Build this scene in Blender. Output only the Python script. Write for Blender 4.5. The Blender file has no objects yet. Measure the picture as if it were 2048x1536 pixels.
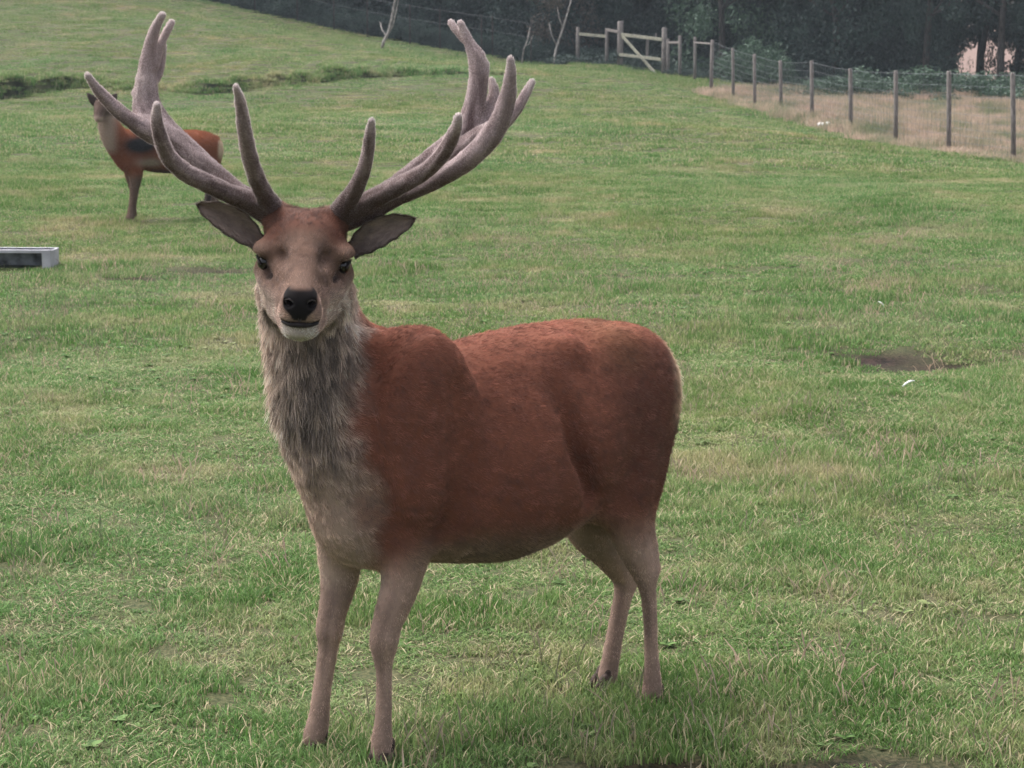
import bpy, math, random
import numpy as np
from mathutils import Vector, Matrix

rng = np.random.default_rng(7)
random.seed(7)
SC = bpy.context.scene
COL = SC.collection
R = math.radians

# ------------------------------------------------------------------ camera, sky, sun, exposure
CAM_H, PITCH, FPX = 2.0, R(8.35), 4600.0
cam_d = bpy.data.cameras.new('camera'); cam = bpy.data.objects.new('camera', cam_d); COL.objects.link(cam)
cam.location = (0, 0, CAM_H); cam.rotation_euler = (R(90) - PITCH, 0, 0)
cam_d.sensor_width = 36; cam_d.lens = FPX / 2048 * 36
cam_d.clip_start = 0.1; cam_d.clip_end = 3000
cam_d.dof.use_dof = True; cam_d.dof.focus_distance = 6.5; cam_d.dof.aperture_fstop = 15
SC.camera = cam

SUN_EL, SUN_AZ = R(60), R(-50)          # azimuth from +Y (behind the stag), negative = to the left
world = bpy.data.worlds.new('World'); SC.world = world; world.use_nodes = True
wn = world.node_tree.nodes; wl = world.node_tree.links
wn.clear()
wo = wn.new('ShaderNodeOutputWorld'); bg = wn.new('ShaderNodeBackground'); sky = wn.new('ShaderNodeTexSky')
sky.sky_type = 'NISHITA'; sky.sun_disc = False; sky.sun_elevation = SUN_EL; sky.sun_rotation = SUN_AZ
sky.air_density = 1.0; sky.dust_density = 6.0; sky.ozone_density = 0.6; sky.altitude = 50
hs = wn.new('ShaderNodeHueSaturation'); hs.inputs['Saturation'].default_value = 0.38   # overcast: cloud greys the sky
tint = wn.new('ShaderNodeMix'); tint.data_type = 'RGBA'; tint.blend_type = 'MULTIPLY'
tint.inputs[0].default_value = 1; tint.inputs[7].default_value = (0.97, 0.96, 1.0, 1)
wl.new(sky.outputs[0], hs.inputs['Color']); wl.new(hs.outputs[0], tint.inputs[6])
wl.new(tint.outputs[2], bg.inputs['Color']); wl.new(bg.outputs[0], wo.inputs[0])
bg.inputs['Strength'].default_value = 0.095
sun_d = bpy.data.lights.new('sun', 'SUN'); sun_d.energy = 1.3; sun_d.angle = R(80); sun_d.color = (1.0, 0.98, 0.95)
sun = bpy.data.objects.new('sun', sun_d); COL.objects.link(sun)
sdir = Vector((math.sin(SUN_AZ) * math.cos(SUN_EL), math.cos(SUN_AZ) * math.cos(SUN_EL), math.sin(SUN_EL)))
sun.rotation_euler = sdir.to_track_quat('Z', 'Y').to_euler()
SC.view_settings.view_transform = 'Standard'; SC.view_settings.look = 'None'
SC.view_settings.exposure = 1.87; SC.view_settings.gamma = 1.0; SC.view_settings.use_curve_mapping = False
SC.cycles.max_bounces = 6; SC.cycles.diffuse_bounces = 3; SC.cycles.glossy_bounces = 2
SC.cycles.transmission_bounces = 4; SC.cycles.transparent_max_bounces = 6
try: SC.cycles_curves.shape = 'RIBBONS'
except Exception: pass

# ------------------------------------------------------------------ helpers
cp, sp = math.cos(PITCH), math.sin(PITCH)
def ray(px, py):
    u, v = (px - 1024) / FPX, (py - 768) / FPX
    return np.array([u, cp - v * sp, -sp - v * cp])
CAMP = np.array([0, 0, CAM_H])
def P(px, py, Y):
    """world point at ground distance Y along a sight line"""
    r = ray(px, py); return CAMP + r * (Y / r[1])
def G(px, py, z=0.0):
    r = ray(px, py); return CAMP + r * ((z - CAM_H) / r[2])

def empty(name, label, cat, loc=(0, 0, 0), rotz=0, group=None):
    o = bpy.data.objects.new(name, None); COL.objects.link(o)
    o.location = loc; o.rotation_euler = (0, 0, rotz); o.empty_display_size = .2
    o['label'] = label; o['category'] = cat
    if group: o['group'] = group
    return o
def tag(o, label=None, cat=None, group=None, kind=None):
    if label: o['label'] = label
    if cat: o['category'] = cat
    if group: o['group'] = group
    if kind: o['kind'] = kind
    return o
def link(name, me, mat=None, parent=None, world_coords=True):
    o = bpy.data.objects.new(name, me); COL.objects.link(o)
    if mat is not None and len(me.materials) == 0: me.materials.append(mat)
    if parent is not None:
        o.parent = parent
        if world_coords:
            m = Matrix.LocRotScale(parent.location, parent.rotation_euler, None)
            o.matrix_parent_inverse = m.inverted()
    return o
def mesh_np(name, verts, faces, smooth=True):
    """verts (n,3); faces (m,k) array (one size) or list"""
    me = bpy.data.meshes.new(name)
    verts = np.asarray(verts, np.float32)
    if isinstance(faces, np.ndarray):
        m, k = faces.shape
        me.vertices.add(len(verts)); me.vertices.foreach_set('co', verts.ravel())
        me.loops.add(m * k); me.loops.foreach_set('vertex_index', faces.astype(np.int32).ravel())
        me.polygons.add(m); me.polygons.foreach_set('loop_start', (np.arange(m) * k).astype(np.int32))
        me.update(calc_edges=True)
    else:
        me.from_pydata([tuple(v) for v in verts], [], faces); me.update()
    me.polygons.foreach_set('use_smooth', np.full(len(me.polygons), smooth))
    return me
def set_col(me, name, cols):
    a = me.attributes.new(name, 'FLOAT_COLOR', 'POINT')
    c = np.ones((len(cols), 4), np.float32); c[:, :3] = cols
    a.data.foreach_set('color', c.ravel())

_tab = np.random.default_rng(3).random((64, 64, 64)).astype(np.float32)
def vnoise(p, s=1.0, off=0.0):
    q = np.asarray(p, np.float64) / s + off
    if q.shape[-1] == 2: q = np.concatenate([q, np.zeros(q.shape[:-1] + (1,)) + off], -1)
    i = np.floor(q).astype(int); f = q - i; f = f * f * (3 - 2 * f)
    out = 0
    for dx in (0, 1):
        wx = f[..., 0] if dx else 1 - f[..., 0]
        for dy in (0, 1):
            wy = f[..., 1] if dy else 1 - f[..., 1]
            for dz in (0, 1):
                wz = f[..., 2] if dz else 1 - f[..., 2]
                out = out + wx * wy * wz * _tab[(i[..., 0] + dx) & 63, (i[..., 1] + dy) & 63, (i[..., 2] + dz) & 63]
    return out
def fbm(p, s, octv=3, off=0.0):
    t = 0; a = .5; n = 0
    for k in range(octv):
        t = t + a * vnoise(p, s / 2 ** k, off + k * 7.3); n += a; a *= .5
    return t / n
def sstep(a, b, x):
    t = np.clip((x - a) / (b - a), 0, 1); return t * t * (3 - 2 * t)

# ---- materials
def mat(name):
    m = bpy.data.materials.new(name); m.use_nodes = True
    nt = m.node_tree; nt.nodes.clear()
    out = nt.nodes.new('ShaderNodeOutputMaterial')
    return m, nt.nodes, nt.links, out
def simple(name, col, rough=.8, noise_scale=20, var=.25, bump=.3, col2=None, coat=0, spec=.3, stretch=None, metallic=0):
    m, n, l, out = mat(name)
    b = n.new('ShaderNodeBsdfPrincipled'); l.new(b.outputs[0], out.inputs[0])
    b.inputs['Roughness'].default_value = rough; b.inputs['Specular IOR Level'].default_value = spec
    b.inputs['Metallic'].default_value = metallic
    tc = n.new('ShaderNodeTexCoord'); mp = n.new('ShaderNodeMapping'); nz = n.new('ShaderNodeTexNoise')
    if stretch: mp.inputs['Scale'].default_value = stretch
    l.new(tc.outputs['Object'], mp.inputs[0]); l.new(mp.outputs[0], nz.inputs['Vector'])
    nz.inputs['Scale'].default_value = noise_scale; nz.inputs['Detail'].default_value = 5
    cr = n.new('ShaderNodeValToRGB'); l.new(nz.outputs[0], cr.inputs[0])
    c2 = col2 or tuple(c * (1 - var * 1.6) for c in col)
    cr.color_ramp.elements[0].color = (*c2, 1); cr.color_ramp.elements[0].position = .35
    cr.color_ramp.elements[1].color = (*tuple(min(1, c * (1 + var * .5)) for c in col), 1); cr.color_ramp.elements[1].position = .65
    l.new(cr.outputs[0], b.inputs['Base Color'])
    if bump:
        bp = n.new('ShaderNodeBump'); bp.inputs['Strength'].default_value = bump; bp.inputs['Distance'].default_value = .01
        l.new(nz.outputs[0], bp.inputs['Height']); l.new(bp.outputs[0], b.inputs['Normal'])
    return m

# ------------------------------------------------------------------ terrain
# (x, y, z) heights of the land: level pasture, a bank to the left, ground falling to the right along the fence
def ctl():
    c = []
    for y in (0, 4, 7, 12, 20, 30):
        for x in (-14, -5, 0, 5, 14):
            c.append((x, y, 0.0 + (0.06 if y > 22 else 0)))
    def add(px, row, Y): q = P(px, row, Y); c.append((q[0], Y, q[2]))
    for px in (-600, 0, 300, 700, 1100): add(px, 262 - (px < 1200) * 6, 48)
    add(1500, 262, 50); add(1750, 285, 52)
    for px in (-500, 0, 250, 500, 740): add(px, 205, 64)
    add(940, 180, 70); add(1200, 200, 70)
    for px in (-500, 0, 250, 500, 740): add(px, 150, 72)
    for px in (-400, 0, 200): add(px, 40, 92)
    add(500, 62, 95); add(770, 102, 95); add(960, 130, 95)
    add(350, -4, 112); add(0, -60, 118); add(-400, -90, 118); add(770, 84, 108); add(960, 112, 106); add(1110, 140, 101)
    add(1240, 133, 98); add(1325, 151, 95); add(1390, 158, 91); add(1422, 184, 85); add(1510, 214, 77); add(1562, 228, 72)
    add(1622, 252, 67); add(1702, 272, 62); add(1792, 291, 57); add(1898, 307, 53); add(2028, 326, 49.5); add(2250, 352, 45)
    add(2000, 196, 88); add(1700, 196, 90); add(2400, 190, 88); add(1500, 175, 100)
    for px in (-500, 400, 1000, 1600, 2200): q = P(px, 60, 150); c.append((q[0], 150, 3.5 if px < 900 else 1.2))
    for px in (-500, 400, 1000, 1600, 2200): q = P(px, 60, 200); c.append((q[0], 200, 5.5)); c.append((q[0]*1.6, 300, 17))
    return np.array(c)
CT = ctl()
def tps_fit(c):
    xy = c[:, :2] / 50; n = len(c)
    d2 = ((xy[:, None] - xy[None]) ** 2).sum(-1)
    K = .5 * d2 * np.log(d2 + 1e-9) + np.eye(n) * 2e-4
    Pm = np.c_[np.ones(n), xy]
    A = np.zeros((n + 3, n + 3)); A[:n, :n] = K; A[:n, n:] = Pm; A[n:, :n] = Pm.T
    return np.linalg.solve(A, np.r_[c[:, 2], 0, 0, 0])
WT = tps_fit(CT)
def base_h(x, y):
    sh = np.shape(x); x = np.ravel(x).astype(float); y = np.ravel(y).astype(float)
    yc = np.clip(y, -20, 300); xc = np.clip(x, -60, 60)
    out = np.empty(len(x))
    for s in range(0, len(x), 20000):
        q = np.c_[xc[s:s+20000], yc[s:s+20000]] / 50
        d2 = ((q[:, None] - CT[None, :, :2] / 50) ** 2).sum(-1)
        out[s:s+20000] = (.5 * d2 * np.log(d2 + 1e-9)) @ WT[:-3] + WT[-3] + q @ WT[-2:]
    near = 1 - sstep(12, 24, y)
    return (out * (1 - near)).reshape(sh)
# the eroded bank (a step up to the field behind) on the left
bank_pts = np.array([P(px, 200 if px > 150 else 203, Y)[:2] for px, Y in ((-300, 64), (0, 66), (150, 69), (260, 68), (400, 67.5), (520, 68), (620, 69), (740, 71), (850, 74), (950, 78), (1080, 84))])
def bank(x, y):
    yb = np.interp(x, bank_pts[:, 0], bank_pts[:, 1])
    yb = yb + .9 * (vnoise(np.stack([x, x * 0], -1), 1.7, 4.0) - .5) + .4 * (vnoise(np.stack([x, x * 0], -1), .5, 9.0) - .5)
    amp = np.interp(x, [bank_pts[0, 0], bank_pts[1, 0], bank_pts[2, 0], bank_pts[3, 0], bank_pts[4, 0], bank_pts[5, 0], bank_pts[7, 0], bank_pts[8, 0], bank_pts[9, 0], bank_pts[10, 0]],
                    [.34, .34, .28, .10, .16, .42, .42, .2, .16, 0])
    amp = amp * (.25 + 1.5 * np.clip((vnoise(np.stack([x, x * 0], -1), 1.1, 14.) * .6 + vnoise(np.stack([x, x * 0], -1), .35, 24.) * .4 - .2) * 1.3, 0, 1))
    d = y - yb
    return amp, d
def hollows(x, y):
    """bare earth scrapes: (x, y, rx, ry, depth)"""
    w = 0 * x; h = 0 * x
    xn = x + (fbm(np.stack([x, y], -1), .3, 3, 61.) - .5) * .45; yn = y + (fbm(np.stack([x, y], -1), .25, 3, 67.) - .5) * .4
    for px, py, rx, ry, dp in ((1850, 720, .72, .36, .10), (1720, 706, .4, .25, .03), (1500, 1552, .8, .14, .03), (1200, 1404, .12, .10, .02), (430, 545, .45, .25, .03), (1660, 700, .25, .12, .02), (300, 560, .25, .2, .03)):
        g = G(px, py)
        q = ((xn - g[0]) / rx) ** 2 + ((yn - g[1]) / ry) ** 2
        e = np.exp(-q); w = np.maximum(w, e * (1 if dp > .02 else .7)); h = h - dp * e
    return w, h
def height(x, y):
    x = np.asarray(x, float); y = np.asarray(y, float)
    h = base_h(x, y)
    p = np.stack([x, y], -1)
    near = 1 - sstep(60, 120, y)
    h = h + (fbm(p, 3.1, 3) - .5) * .12 * sstep(9, 22, y) + (fbm(p, .55, 2, 5.) - .5) * .05 * near + (fbm(p, 9., 2, 2.) - .5) * .35 * sstep(16, 40, y) * near
    amp, d = bank(x, y)
    h = h + amp * (sstep(-.15, .25, d) * np.exp(-np.clip(d, 0, 99) / 14) ) - amp * .3 * np.exp(-((d + .5) / .7) ** 2)
    h = h + hollows(x, y)[1]
    return h
def ys_axis():
    y = [-30., -10, 0, 3]; s = .1
    while y[-1] < 5.5: y.append(y[-1] + .5)
    while y[-1] < 400:
        y.append(y[-1] + max(.07, y[-1] * .006 if y[-1] < 62 or y[-1] > 80 else .12))
        if y[-1] > 125: y[-1] += 3
    y += [460, 560, 700, 1000, 1500, 2200]
    return np.array(y)
YS = ys_axis()
t = np.linspace(-1, 1, 361); XS = np.sign(t) * (np.abs(t) * 24 + np.abs(t) ** 15 * 1500)
gx, gy = np.meshgrid(XS, YS)
gz = height(gx, gy)
gz = np.where(gy > 300, np.maximum(gz, 0) , gz)
nx, ny = len(XS), len(YS)
idx = np.arange(nx * ny).reshape(ny, nx)
F = np.stack([idx[:-1, :-1], idx[:-1, 1:], idx[1:, 1:], idx[1:, :-1]], -1).reshape(-1, 4)
gme = mesh_np('ground', np.stack([gx, gy, gz], -1).reshape(-1, 3), F)
fx, fy = gx.ravel(), gy.ravel()
amp, bd = bank(fx, fy)
soil = hollows(fx, fy)[0] * 1.1; bj = bd + .28 * (vnoise(np.c_[fx, fy], .28, 33.) - .5) + .25 * (vnoise(np.c_[fx, fy], .12, 37.) - .5)
bsoil = np.clip(amp * 4, 0, 1) * np.exp(-((bj + .03) / .18) ** 2) * sstep(.32, .5, fbm(np.c_[fx, fy], .5, 2, 44.))
# line of the deer fence: x of the fence at a given y
FP = [(1422, 183, 85, 80), (1467, 197, 81, 96), (1510, 214, 77, 108), (1562, 232, 72, 121), (1624, 252, 67, 121), (1702, 272, 62, 137), (1792, 291, 57, 141), (1898, 307, 53, 142), (2028, 326, 49.5, 145), (2185, 346, 46, 150), (2370, 368, 42.5, 155)]
fence_xy = np.array([P(a, b, c)[:2] for a, b, c, d in FP])
def beyond_fence(x, y):
    """metres past the fence, on the rough side"""
    xf = np.interp(-y, -fence_xy[:, 1], fence_xy[:, 0])
    far = fence_xy[0]
    xf = np.where(y > far[1], far[0] - (y - far[1]) * .35, xf)
    return x - xf
rough = sstep(-.8, .5, beyond_fence(fx, fy) + (vnoise(np.c_[fx, fy], 1.3) - .5) * 1.2) * (fy > 30) * sstep(89, 85, fy)
wheat = sstep(112, 118, fy)
a = gme.attributes.new('zones', 'FLOAT_COLOR', 'POINT')
a.data.foreach_set('color', np.c_[soil, rough, wheat, bsoil].astype(np.float32).ravel())

def patch_nodes(n, l):
    """world-position colour of the turf: fresh green, olive, dry straw. Returns colour socket"""
    geo = n.new('ShaderNodeNewGeometry')
    mp = n.new('ShaderNodeMapping'); l.new(geo.outputs['Position'], mp.inputs[0]); mp.inputs['Scale'].default_value = (1, .7, 0)
    n1 = n.new('ShaderNodeTexNoise'); n1.inputs['Scale'].default_value = .75; n1.inputs['Detail'].default_value = 6; n1.inputs['Roughness'].default_value = .62
    n2 = n.new('ShaderNodeTexNoise'); n2.inputs['Scale'].default_value = 3.2; n2.inputs['Detail'].default_value = 4; n2.inputs['Roughness'].default_value = .6
    n3 = n.new('ShaderNodeTexNoise'); n3.inputs['Scale'].default_value = .16; n3.inputs['Detail'].default_value = 3
    for q in (n1, n2, n3): l.new(mp.outputs[0], q.inputs['Vector'])
    cr = n.new('ShaderNodeValToRGB'); l.new(n1.outputs[0], cr.inputs[0])
    e = cr.color_ramp.elements
    e[0].position = .38; e[0].color = (*GREEN_A, 1); e[1].position = .635; e[1].color = (*STRAW, 1)
    k = e.new(.5); k.color = (*GREEN_B, 1)
    k = e.new(.565); k.color = (*OLIVE, 1)
    cr2 = n.new('ShaderNodeValToRGB'); l.new(n2.outputs[0], cr2.inputs[0])
    e = cr2.color_ramp.elements
    e[0].position = .38; e[0].color = (*GREEN_A, 1); e[1].position = .68; e[1].color = (*STRAW, 1)
    k = e.new(.54); k.color = (*GREEN_B, 1)
    mx = n.new('ShaderNodeMix'); mx.data_type = 'RGBA'; mx.inputs[0].default_value = .4
    l.new(cr.outputs[0], mx.inputs[6]); l.new(cr2.outputs[0], mx.inputs[7])
    mx2 = n.new('ShaderNodeMix'); mx2.data_type = 'RGBA'; mx2.blend_type = 'MULTIPLY'
    mr = n.new('ShaderNodeMapRange'); l.new(n3.outputs[0], mr.inputs[0]); mr.inputs[1].default_value = .3; mr.inputs[2].default_value = .7; mr.inputs[3].default_value = .8; mr.inputs[4].default_value = 1.2
    cmb = n.new('ShaderNodeCombineColor'); l.new(mr.outputs[0], cmb.inputs[0]); cmb.inputs[1].default_value = 1; cmb.inputs[2].default_value = 1
    mx2.inputs[0].default_value = 1; l.new(mx.outputs[2], mx2.inputs[6]); l.new(cmb.outputs[0], mx2.inputs[7])
    return mx2.outputs[2], geo
GREEN_A = (.080, .172, .044); GREEN_B = (.142, .232, .086); OLIVE = (.205, .255, .115); STRAW = (.37, .325, .215)

def ground_mat():
    m, n, l, out = mat('turf_ground')
    b = n.new('ShaderNodeBsdfPrincipled'); l.new(b.outputs[0], out.inputs[0]); b.inputs['Roughness'].default_value = 1; b.inputs['Specular IOR Level'].default_value = .1
    c, geo = patch_nodes(n, l)
    fine = n.new('ShaderNodeTexNoise'); fine.inputs['Scale'].default_value = 14; fine.inputs['Detail'].default_value = 5; fine.inputs['Roughness'].default_value = .75
    l.new(geo.outputs['Position'], fine.inputs['Vector'])
    thatch_shade = n.new('ShaderNodeMix'); thatch_shade.data_type = 'RGBA'; thatch_shade.inputs[0].default_value = .88  # dark thatch colour, with the shade between the blades painted in
    l.new(c, thatch_shade.inputs[6])
    dirt = n.new('ShaderNodeTexNoise'); dirt.inputs['Scale'].default_value = 60; dirt.inputs['Detail'].default_value = 6; dirt.inputs['Roughness'].default_value = .8; l.new(geo.outputs['Position'], dirt.inputs['Vector'])
    dr = n.new('ShaderNodeValToRGB'); l.new(dirt.outputs[0], dr.inputs[0])
    dr.color_ramp.elements[0].position = .38; dr.color_ramp.elements[0].color = (.008, .009, .005, 1); dr.color_ramp.elements[1].position = .68; dr.color_ramp.elements[1].color = (.12, .10, .055, 1)
    l.new(dr.outputs[0], thatch_shade.inputs[7])
    att = n.new('ShaderNodeAttribute'); att.attribute_name = 'zones'
    sepc = n.new('ShaderNodeSeparateColor'); l.new(att.outputs['Color'], sepc.inputs[0])
    soilc = n.new('ShaderNodeValToRGB'); sn = n.new('ShaderNodeMix'); sn.inputs[0].default_value = .55; l.new(fine.outputs[0], sn.inputs[2]); l.new(dirt.outputs[0], sn.inputs[3]); l.new(sn.outputs[0], soilc.inputs[0])
    soilc.color_ramp.elements[0].color = (.008, .007, .006, 1); soilc.color_ramp.elements[0].position = .44
    soilc.color_ramp.elements[1].color = (.055, .034, .027, 1); soilc.color_ramp.elements[1].position = .62
    roughc = n.new('ShaderNodeValToRGB'); l.new(fine.outputs[0], roughc.inputs[0])
    roughc.color_ramp.elements[0].color = (.12, .12, .07, 1); roughc.color_ramp.elements[1].color = (.34, .26, .2, 1)
    m1 = n.new('ShaderNodeMix'); m1.data_type = 'RGBA'; l.new(sepc.outputs[1], m1.inputs[0]); l.new(thatch_shade.outputs[2], m1.inputs[6]); l.new(roughc.outputs[0], m1.inputs[7])
    m2 = n.new('ShaderNodeMix'); m2.data_type = 'RGBA'; l.new(sepc.outputs[2], m2.inputs[0]); l.new(m1.outputs[2], m2.inputs[6]); m2.inputs[7].default_value = (.17, .12, .10, 1)
    m3 = n.new('ShaderNodeMix'); m3.data_type = 'RGBA'; l.new(sepc.outputs[0], m3.inputs[0]); l.new(m2.outputs[2], m3.inputs[6]); l.new(soilc.outputs[0], m3.inputs[7])
    m4 = n.new('ShaderNodeMix'); m4.data_type = 'RGBA'; l.new(att.outputs['Alpha'], m4.inputs[0]); l.new(m3.outputs[2], m4.inputs[6]); m4.inputs[7].default_value = (.016, .018, .012, 1)
    l.new(m4.outputs[2], b.inputs['Base Color'])
    bp = n.new('ShaderNodeBump'); bp.inputs['Strength'].default_value = .6; bp.inputs['Distance'].default_value = .03
    l.new(fine.outputs[0], bp.inputs['Height']); l.new(bp.outputs[0], b.inputs['Normal'])
    return m
ground = link('ground', gme, ground_mat()); tag(ground, 'rolling green pasture with dry patches', kind='structure')
HGT = lambda x, y: float(height(np.array([x]), np.array([y]))[0])

# ------------------------------------------------------------------ instanced stuff (geometry nodes on a point mesh)
STORE = bpy.data.collections.new('tuft_library')     # never linked to the scene: only a source for instances
def gn_scatter(name, protos, pos, rotz, scl, normal_tilt=None, pick=None):
    n = len(pos)
    me = bpy.data.meshes.new(name); me.vertices.add(n); me.vertices.foreach_set('co', np.asarray(pos, np.float32).ravel())
    rot = np.zeros((n, 3), np.float32); rot[:, 2] = rotz
    if normal_tilt is not None: rot[:, :2] = normal_tilt
    a = me.attributes.new('irot', 'FLOAT_VECTOR', 'POINT'); a.data.foreach_set('vector', rot.ravel())
    a = me.attributes.new('iscl', 'FLOAT_VECTOR', 'POINT'); a.data.foreach_set('vector', np.asarray(scl, np.float32).ravel())
    a = me.attributes.new('ipick', 'INT', 'POINT'); a.data.foreach_set('value', (pick if pick is not None else rng.integers(0, len(protos), n)).astype(np.int32))
    o = bpy.data.objects.new(name, me); COL.objects.link(o)
    coll = bpy.data.collections.new(name + '_protos')
    for k, p in enumerate(protos):
        po = bpy.data.objects.new('%s_proto_%02d' % (name, k), p); coll.objects.link(po)
    ng = bpy.data.node_groups.new(name, 'GeometryNodeTree')
    ng.interface.new_socket('Geometry', in_out='INPUT', socket_type='NodeSocketGeometry')
    ng.interface.new_socket('Geometry', in_out='OUTPUT', socket_type='NodeSocketGeometry')
    N = ng.nodes; Lk = ng.links
    gi = N.new('NodeGroupInput'); go = N.new('NodeGroupOutput'); ci = N.new('GeometryNodeCollectionInfo')
    ci.inputs['Collection'].default_value = coll; ci.inputs['Separate Children'].default_value = True; ci.inputs['Reset Children'].default_value = True
    ip = N.new('GeometryNodeInstanceOnPoints'); ip.inputs['Pick Instance'].default_value = True
    def na(nm, ty):
        q = N.new('GeometryNodeInputNamedAttribute'); q.data_type = ty; q.inputs['Name'].default_value = nm
        return q.outputs['Attribute']
    e2r = N.new('FunctionNodeEulerToRotation')
    Lk.new(na('irot', 'FLOAT_VECTOR'), e2r.inputs[0]); Lk.new(e2r.outputs[0], ip.inputs['Rotation'])
    Lk.new(na('iscl', 'FLOAT_VECTOR'), ip.inputs['Scale']); Lk.new(na('ipick', 'INT'), ip.inputs['Instance Index'])
    mv = N.new('GeometryNodeMeshToPoints')
    Lk.new(gi.outputs[0], mv.inputs['Mesh']); Lk.new(mv.outputs[0], ip.inputs['Points']); Lk.new(ci.outputs[0], ip.inputs['Instance'])
    Lk.new(ip.outputs[0], go.inputs[0])
    md = o.modifiers.new('scatter', 'NODES'); md.node_group = ng
    return o

def blades(nb, size, hmin, hmax, w, lean=.5, seed=0, segs=2, curl=.5):
    """grass blades as bent tapering ribbons in a square patch; vertex attribute tint: (random, height fraction, kind)"""
    r = np.random.default_rng(seed)
    x = r.uniform(-size / 2, size / 2, nb); y = r.uniform(-size / 2, size / 2, nb)
    h = hmin + (hmax - hmin) * r.random(nb) ** 1.6
    az = r.uniform(0, 2 * np.pi, nb); ln = lean * r.random(nb) ** .8 * h
    wd = w * r.uniform(.6, 1.3, nb); face = az + np.pi / 2 + r.normal(0, .5, nb)
    V = []; T = []
    for s in range(segs + 1):
        t = s / segs; off = ln * t ** (1 + curl * 1.5); zz = h * (t - .25 * lean * t * t)
        cx = x + np.cos(az) * off; cy = y + np.sin(az) * off
        ww = wd * (1 - t) ** .6 * .5 + (wd * .5 * .15)
        if s < segs:
            V.append(np.stack([cx - np.cos(face) * ww, cy - np.sin(face) * ww, zz], -1)); V.append(np.stack([cx + np.cos(face) * ww, cy + np.sin(face) * ww, zz], -1))
        else: V.append(np.stack([cx, cy, zz], -1))
    nv = 2 * segs + 1
    V = np.stack(V, 1).reshape(-1, 3); V[:, 2] -= .004
    b0 = np.arange(nb)[:, None] * nv
    F = []
    for s in range(segs - 1):
        F.append(b0 + np.array([[2*s, 2*s+1, 2*s+3]])); F.append(b0 + np.array([[2*s, 2*s+3, 2*s+2]]))
    F.append(b0 + np.array([[2*segs-2, 2*segs-1, 2*segs]]))
    F = np.concatenate(F, 0)
    me = mesh_np('tuft', V, F, smooth=False)
    rnd = np.repeat(r.random(nb), nv); hf = np.tile(np.array([s / segs for s in range(segs) for _ in (0, 1)] + [1.]), nb)
    set_col(me, 'tint', np.c_[rnd, hf, np.zeros_like(rnd)])
    return me

def blade_mat(name, dry=False):
    m, n, l, out = mat(name)
    c, geo = patch_nodes(n, l)
    att = n.new('ShaderNodeAttribute'); att.attribute_name = 'tint'
    sp_ = n.new('ShaderNodeSeparateColor'); l.new(att.outputs['Color'], sp_.inputs[0])
    # each blade its own tone; some are dead straw
    vr = n.new('ShaderNodeValToRGB'); l.new(sp_.outputs[0], vr.inputs[0]); vr.color_ramp.interpolation = 'LINEAR'
    e = vr.color_ramp.elements
    e[0].color = (.5, .54, .46, 1); e[1].color = (1.55, 1.46, 1.25, 1)
    mm = n.new('ShaderNodeMix'); mm.data_type = 'RGBA'; mm.blend_type = 'MULTIPLY'; mm.inputs[0].default_value = 1
    l.new(c, mm.inputs[6]); l.new(vr.outputs[0], mm.inputs[7])
    gt = n.new('ShaderNodeMath'); gt.operation = 'GREATER_THAN'; l.new(sp_.outputs[0], gt.inputs[0]); gt.inputs[1].default_value = .87 if not dry else -.1
    md = n.new('ShaderNodeMix'); md.data_type = 'RGBA'; l.new(gt.outputs[0], md.inputs[0]); l.new(mm.outputs[2], md.inputs[6])
    md.inputs[7].default_value = (.42, .36, .22, 1) if not dry else (.46, .38, .26, 1)
    col = md.outputs[2]
    if dry:
        nz = n.new('ShaderNodeTexNoise'); nz.inputs['Scale'].default_value = .8; nz.inputs['Detail'].default_value = 5; l.new(geo.outputs['Position'], nz.inputs['Vector'])
        cr = n.new('ShaderNodeValToRGB'); l.new(nz.outputs[0], cr.inputs[0]); cr.color_ramp.elements[0].position = .35; cr.color_ramp.elements[1].position = .62
        cr.color_ramp.elements[0].color = (.16, .19, .11, 1); cr.color_ramp.elements[1].color = (.46, .345, .29, 1)
        m5 = n.new('ShaderNodeMix'); m5.data_type = 'RGBA'; m5.blend_type = 'MULTIPLY'; m5.inputs[0].default_value = .6; l.new(cr.outputs[0], m5.inputs[6]); l.new(vr.outputs[0], m5.inputs[7])
        col = m5.outputs[2]
    d = n.new('ShaderNodeBsdfPrincipled'); d.inputs['Roughness'].default_value = .7; d.inputs['Specular IOR Level'].default_value = .15
    tr = n.new('ShaderNodeBsdfTranslucent'); mx = n.new('ShaderNodeMixShader'); mx.inputs[0].default_value = .35
    l.new(col, d.inputs['Base Color']); l.new(col, tr.inputs[0]); l.new(d.outputs[0], mx.inputs[1]); l.new(tr.outputs[0], mx.inputs[2])
    l.new(mx.outputs[0], out.inputs[0])
    return m
GM = blade_mat('grass_blade'); GD = blade_mat('dry_grass', True)

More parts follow.
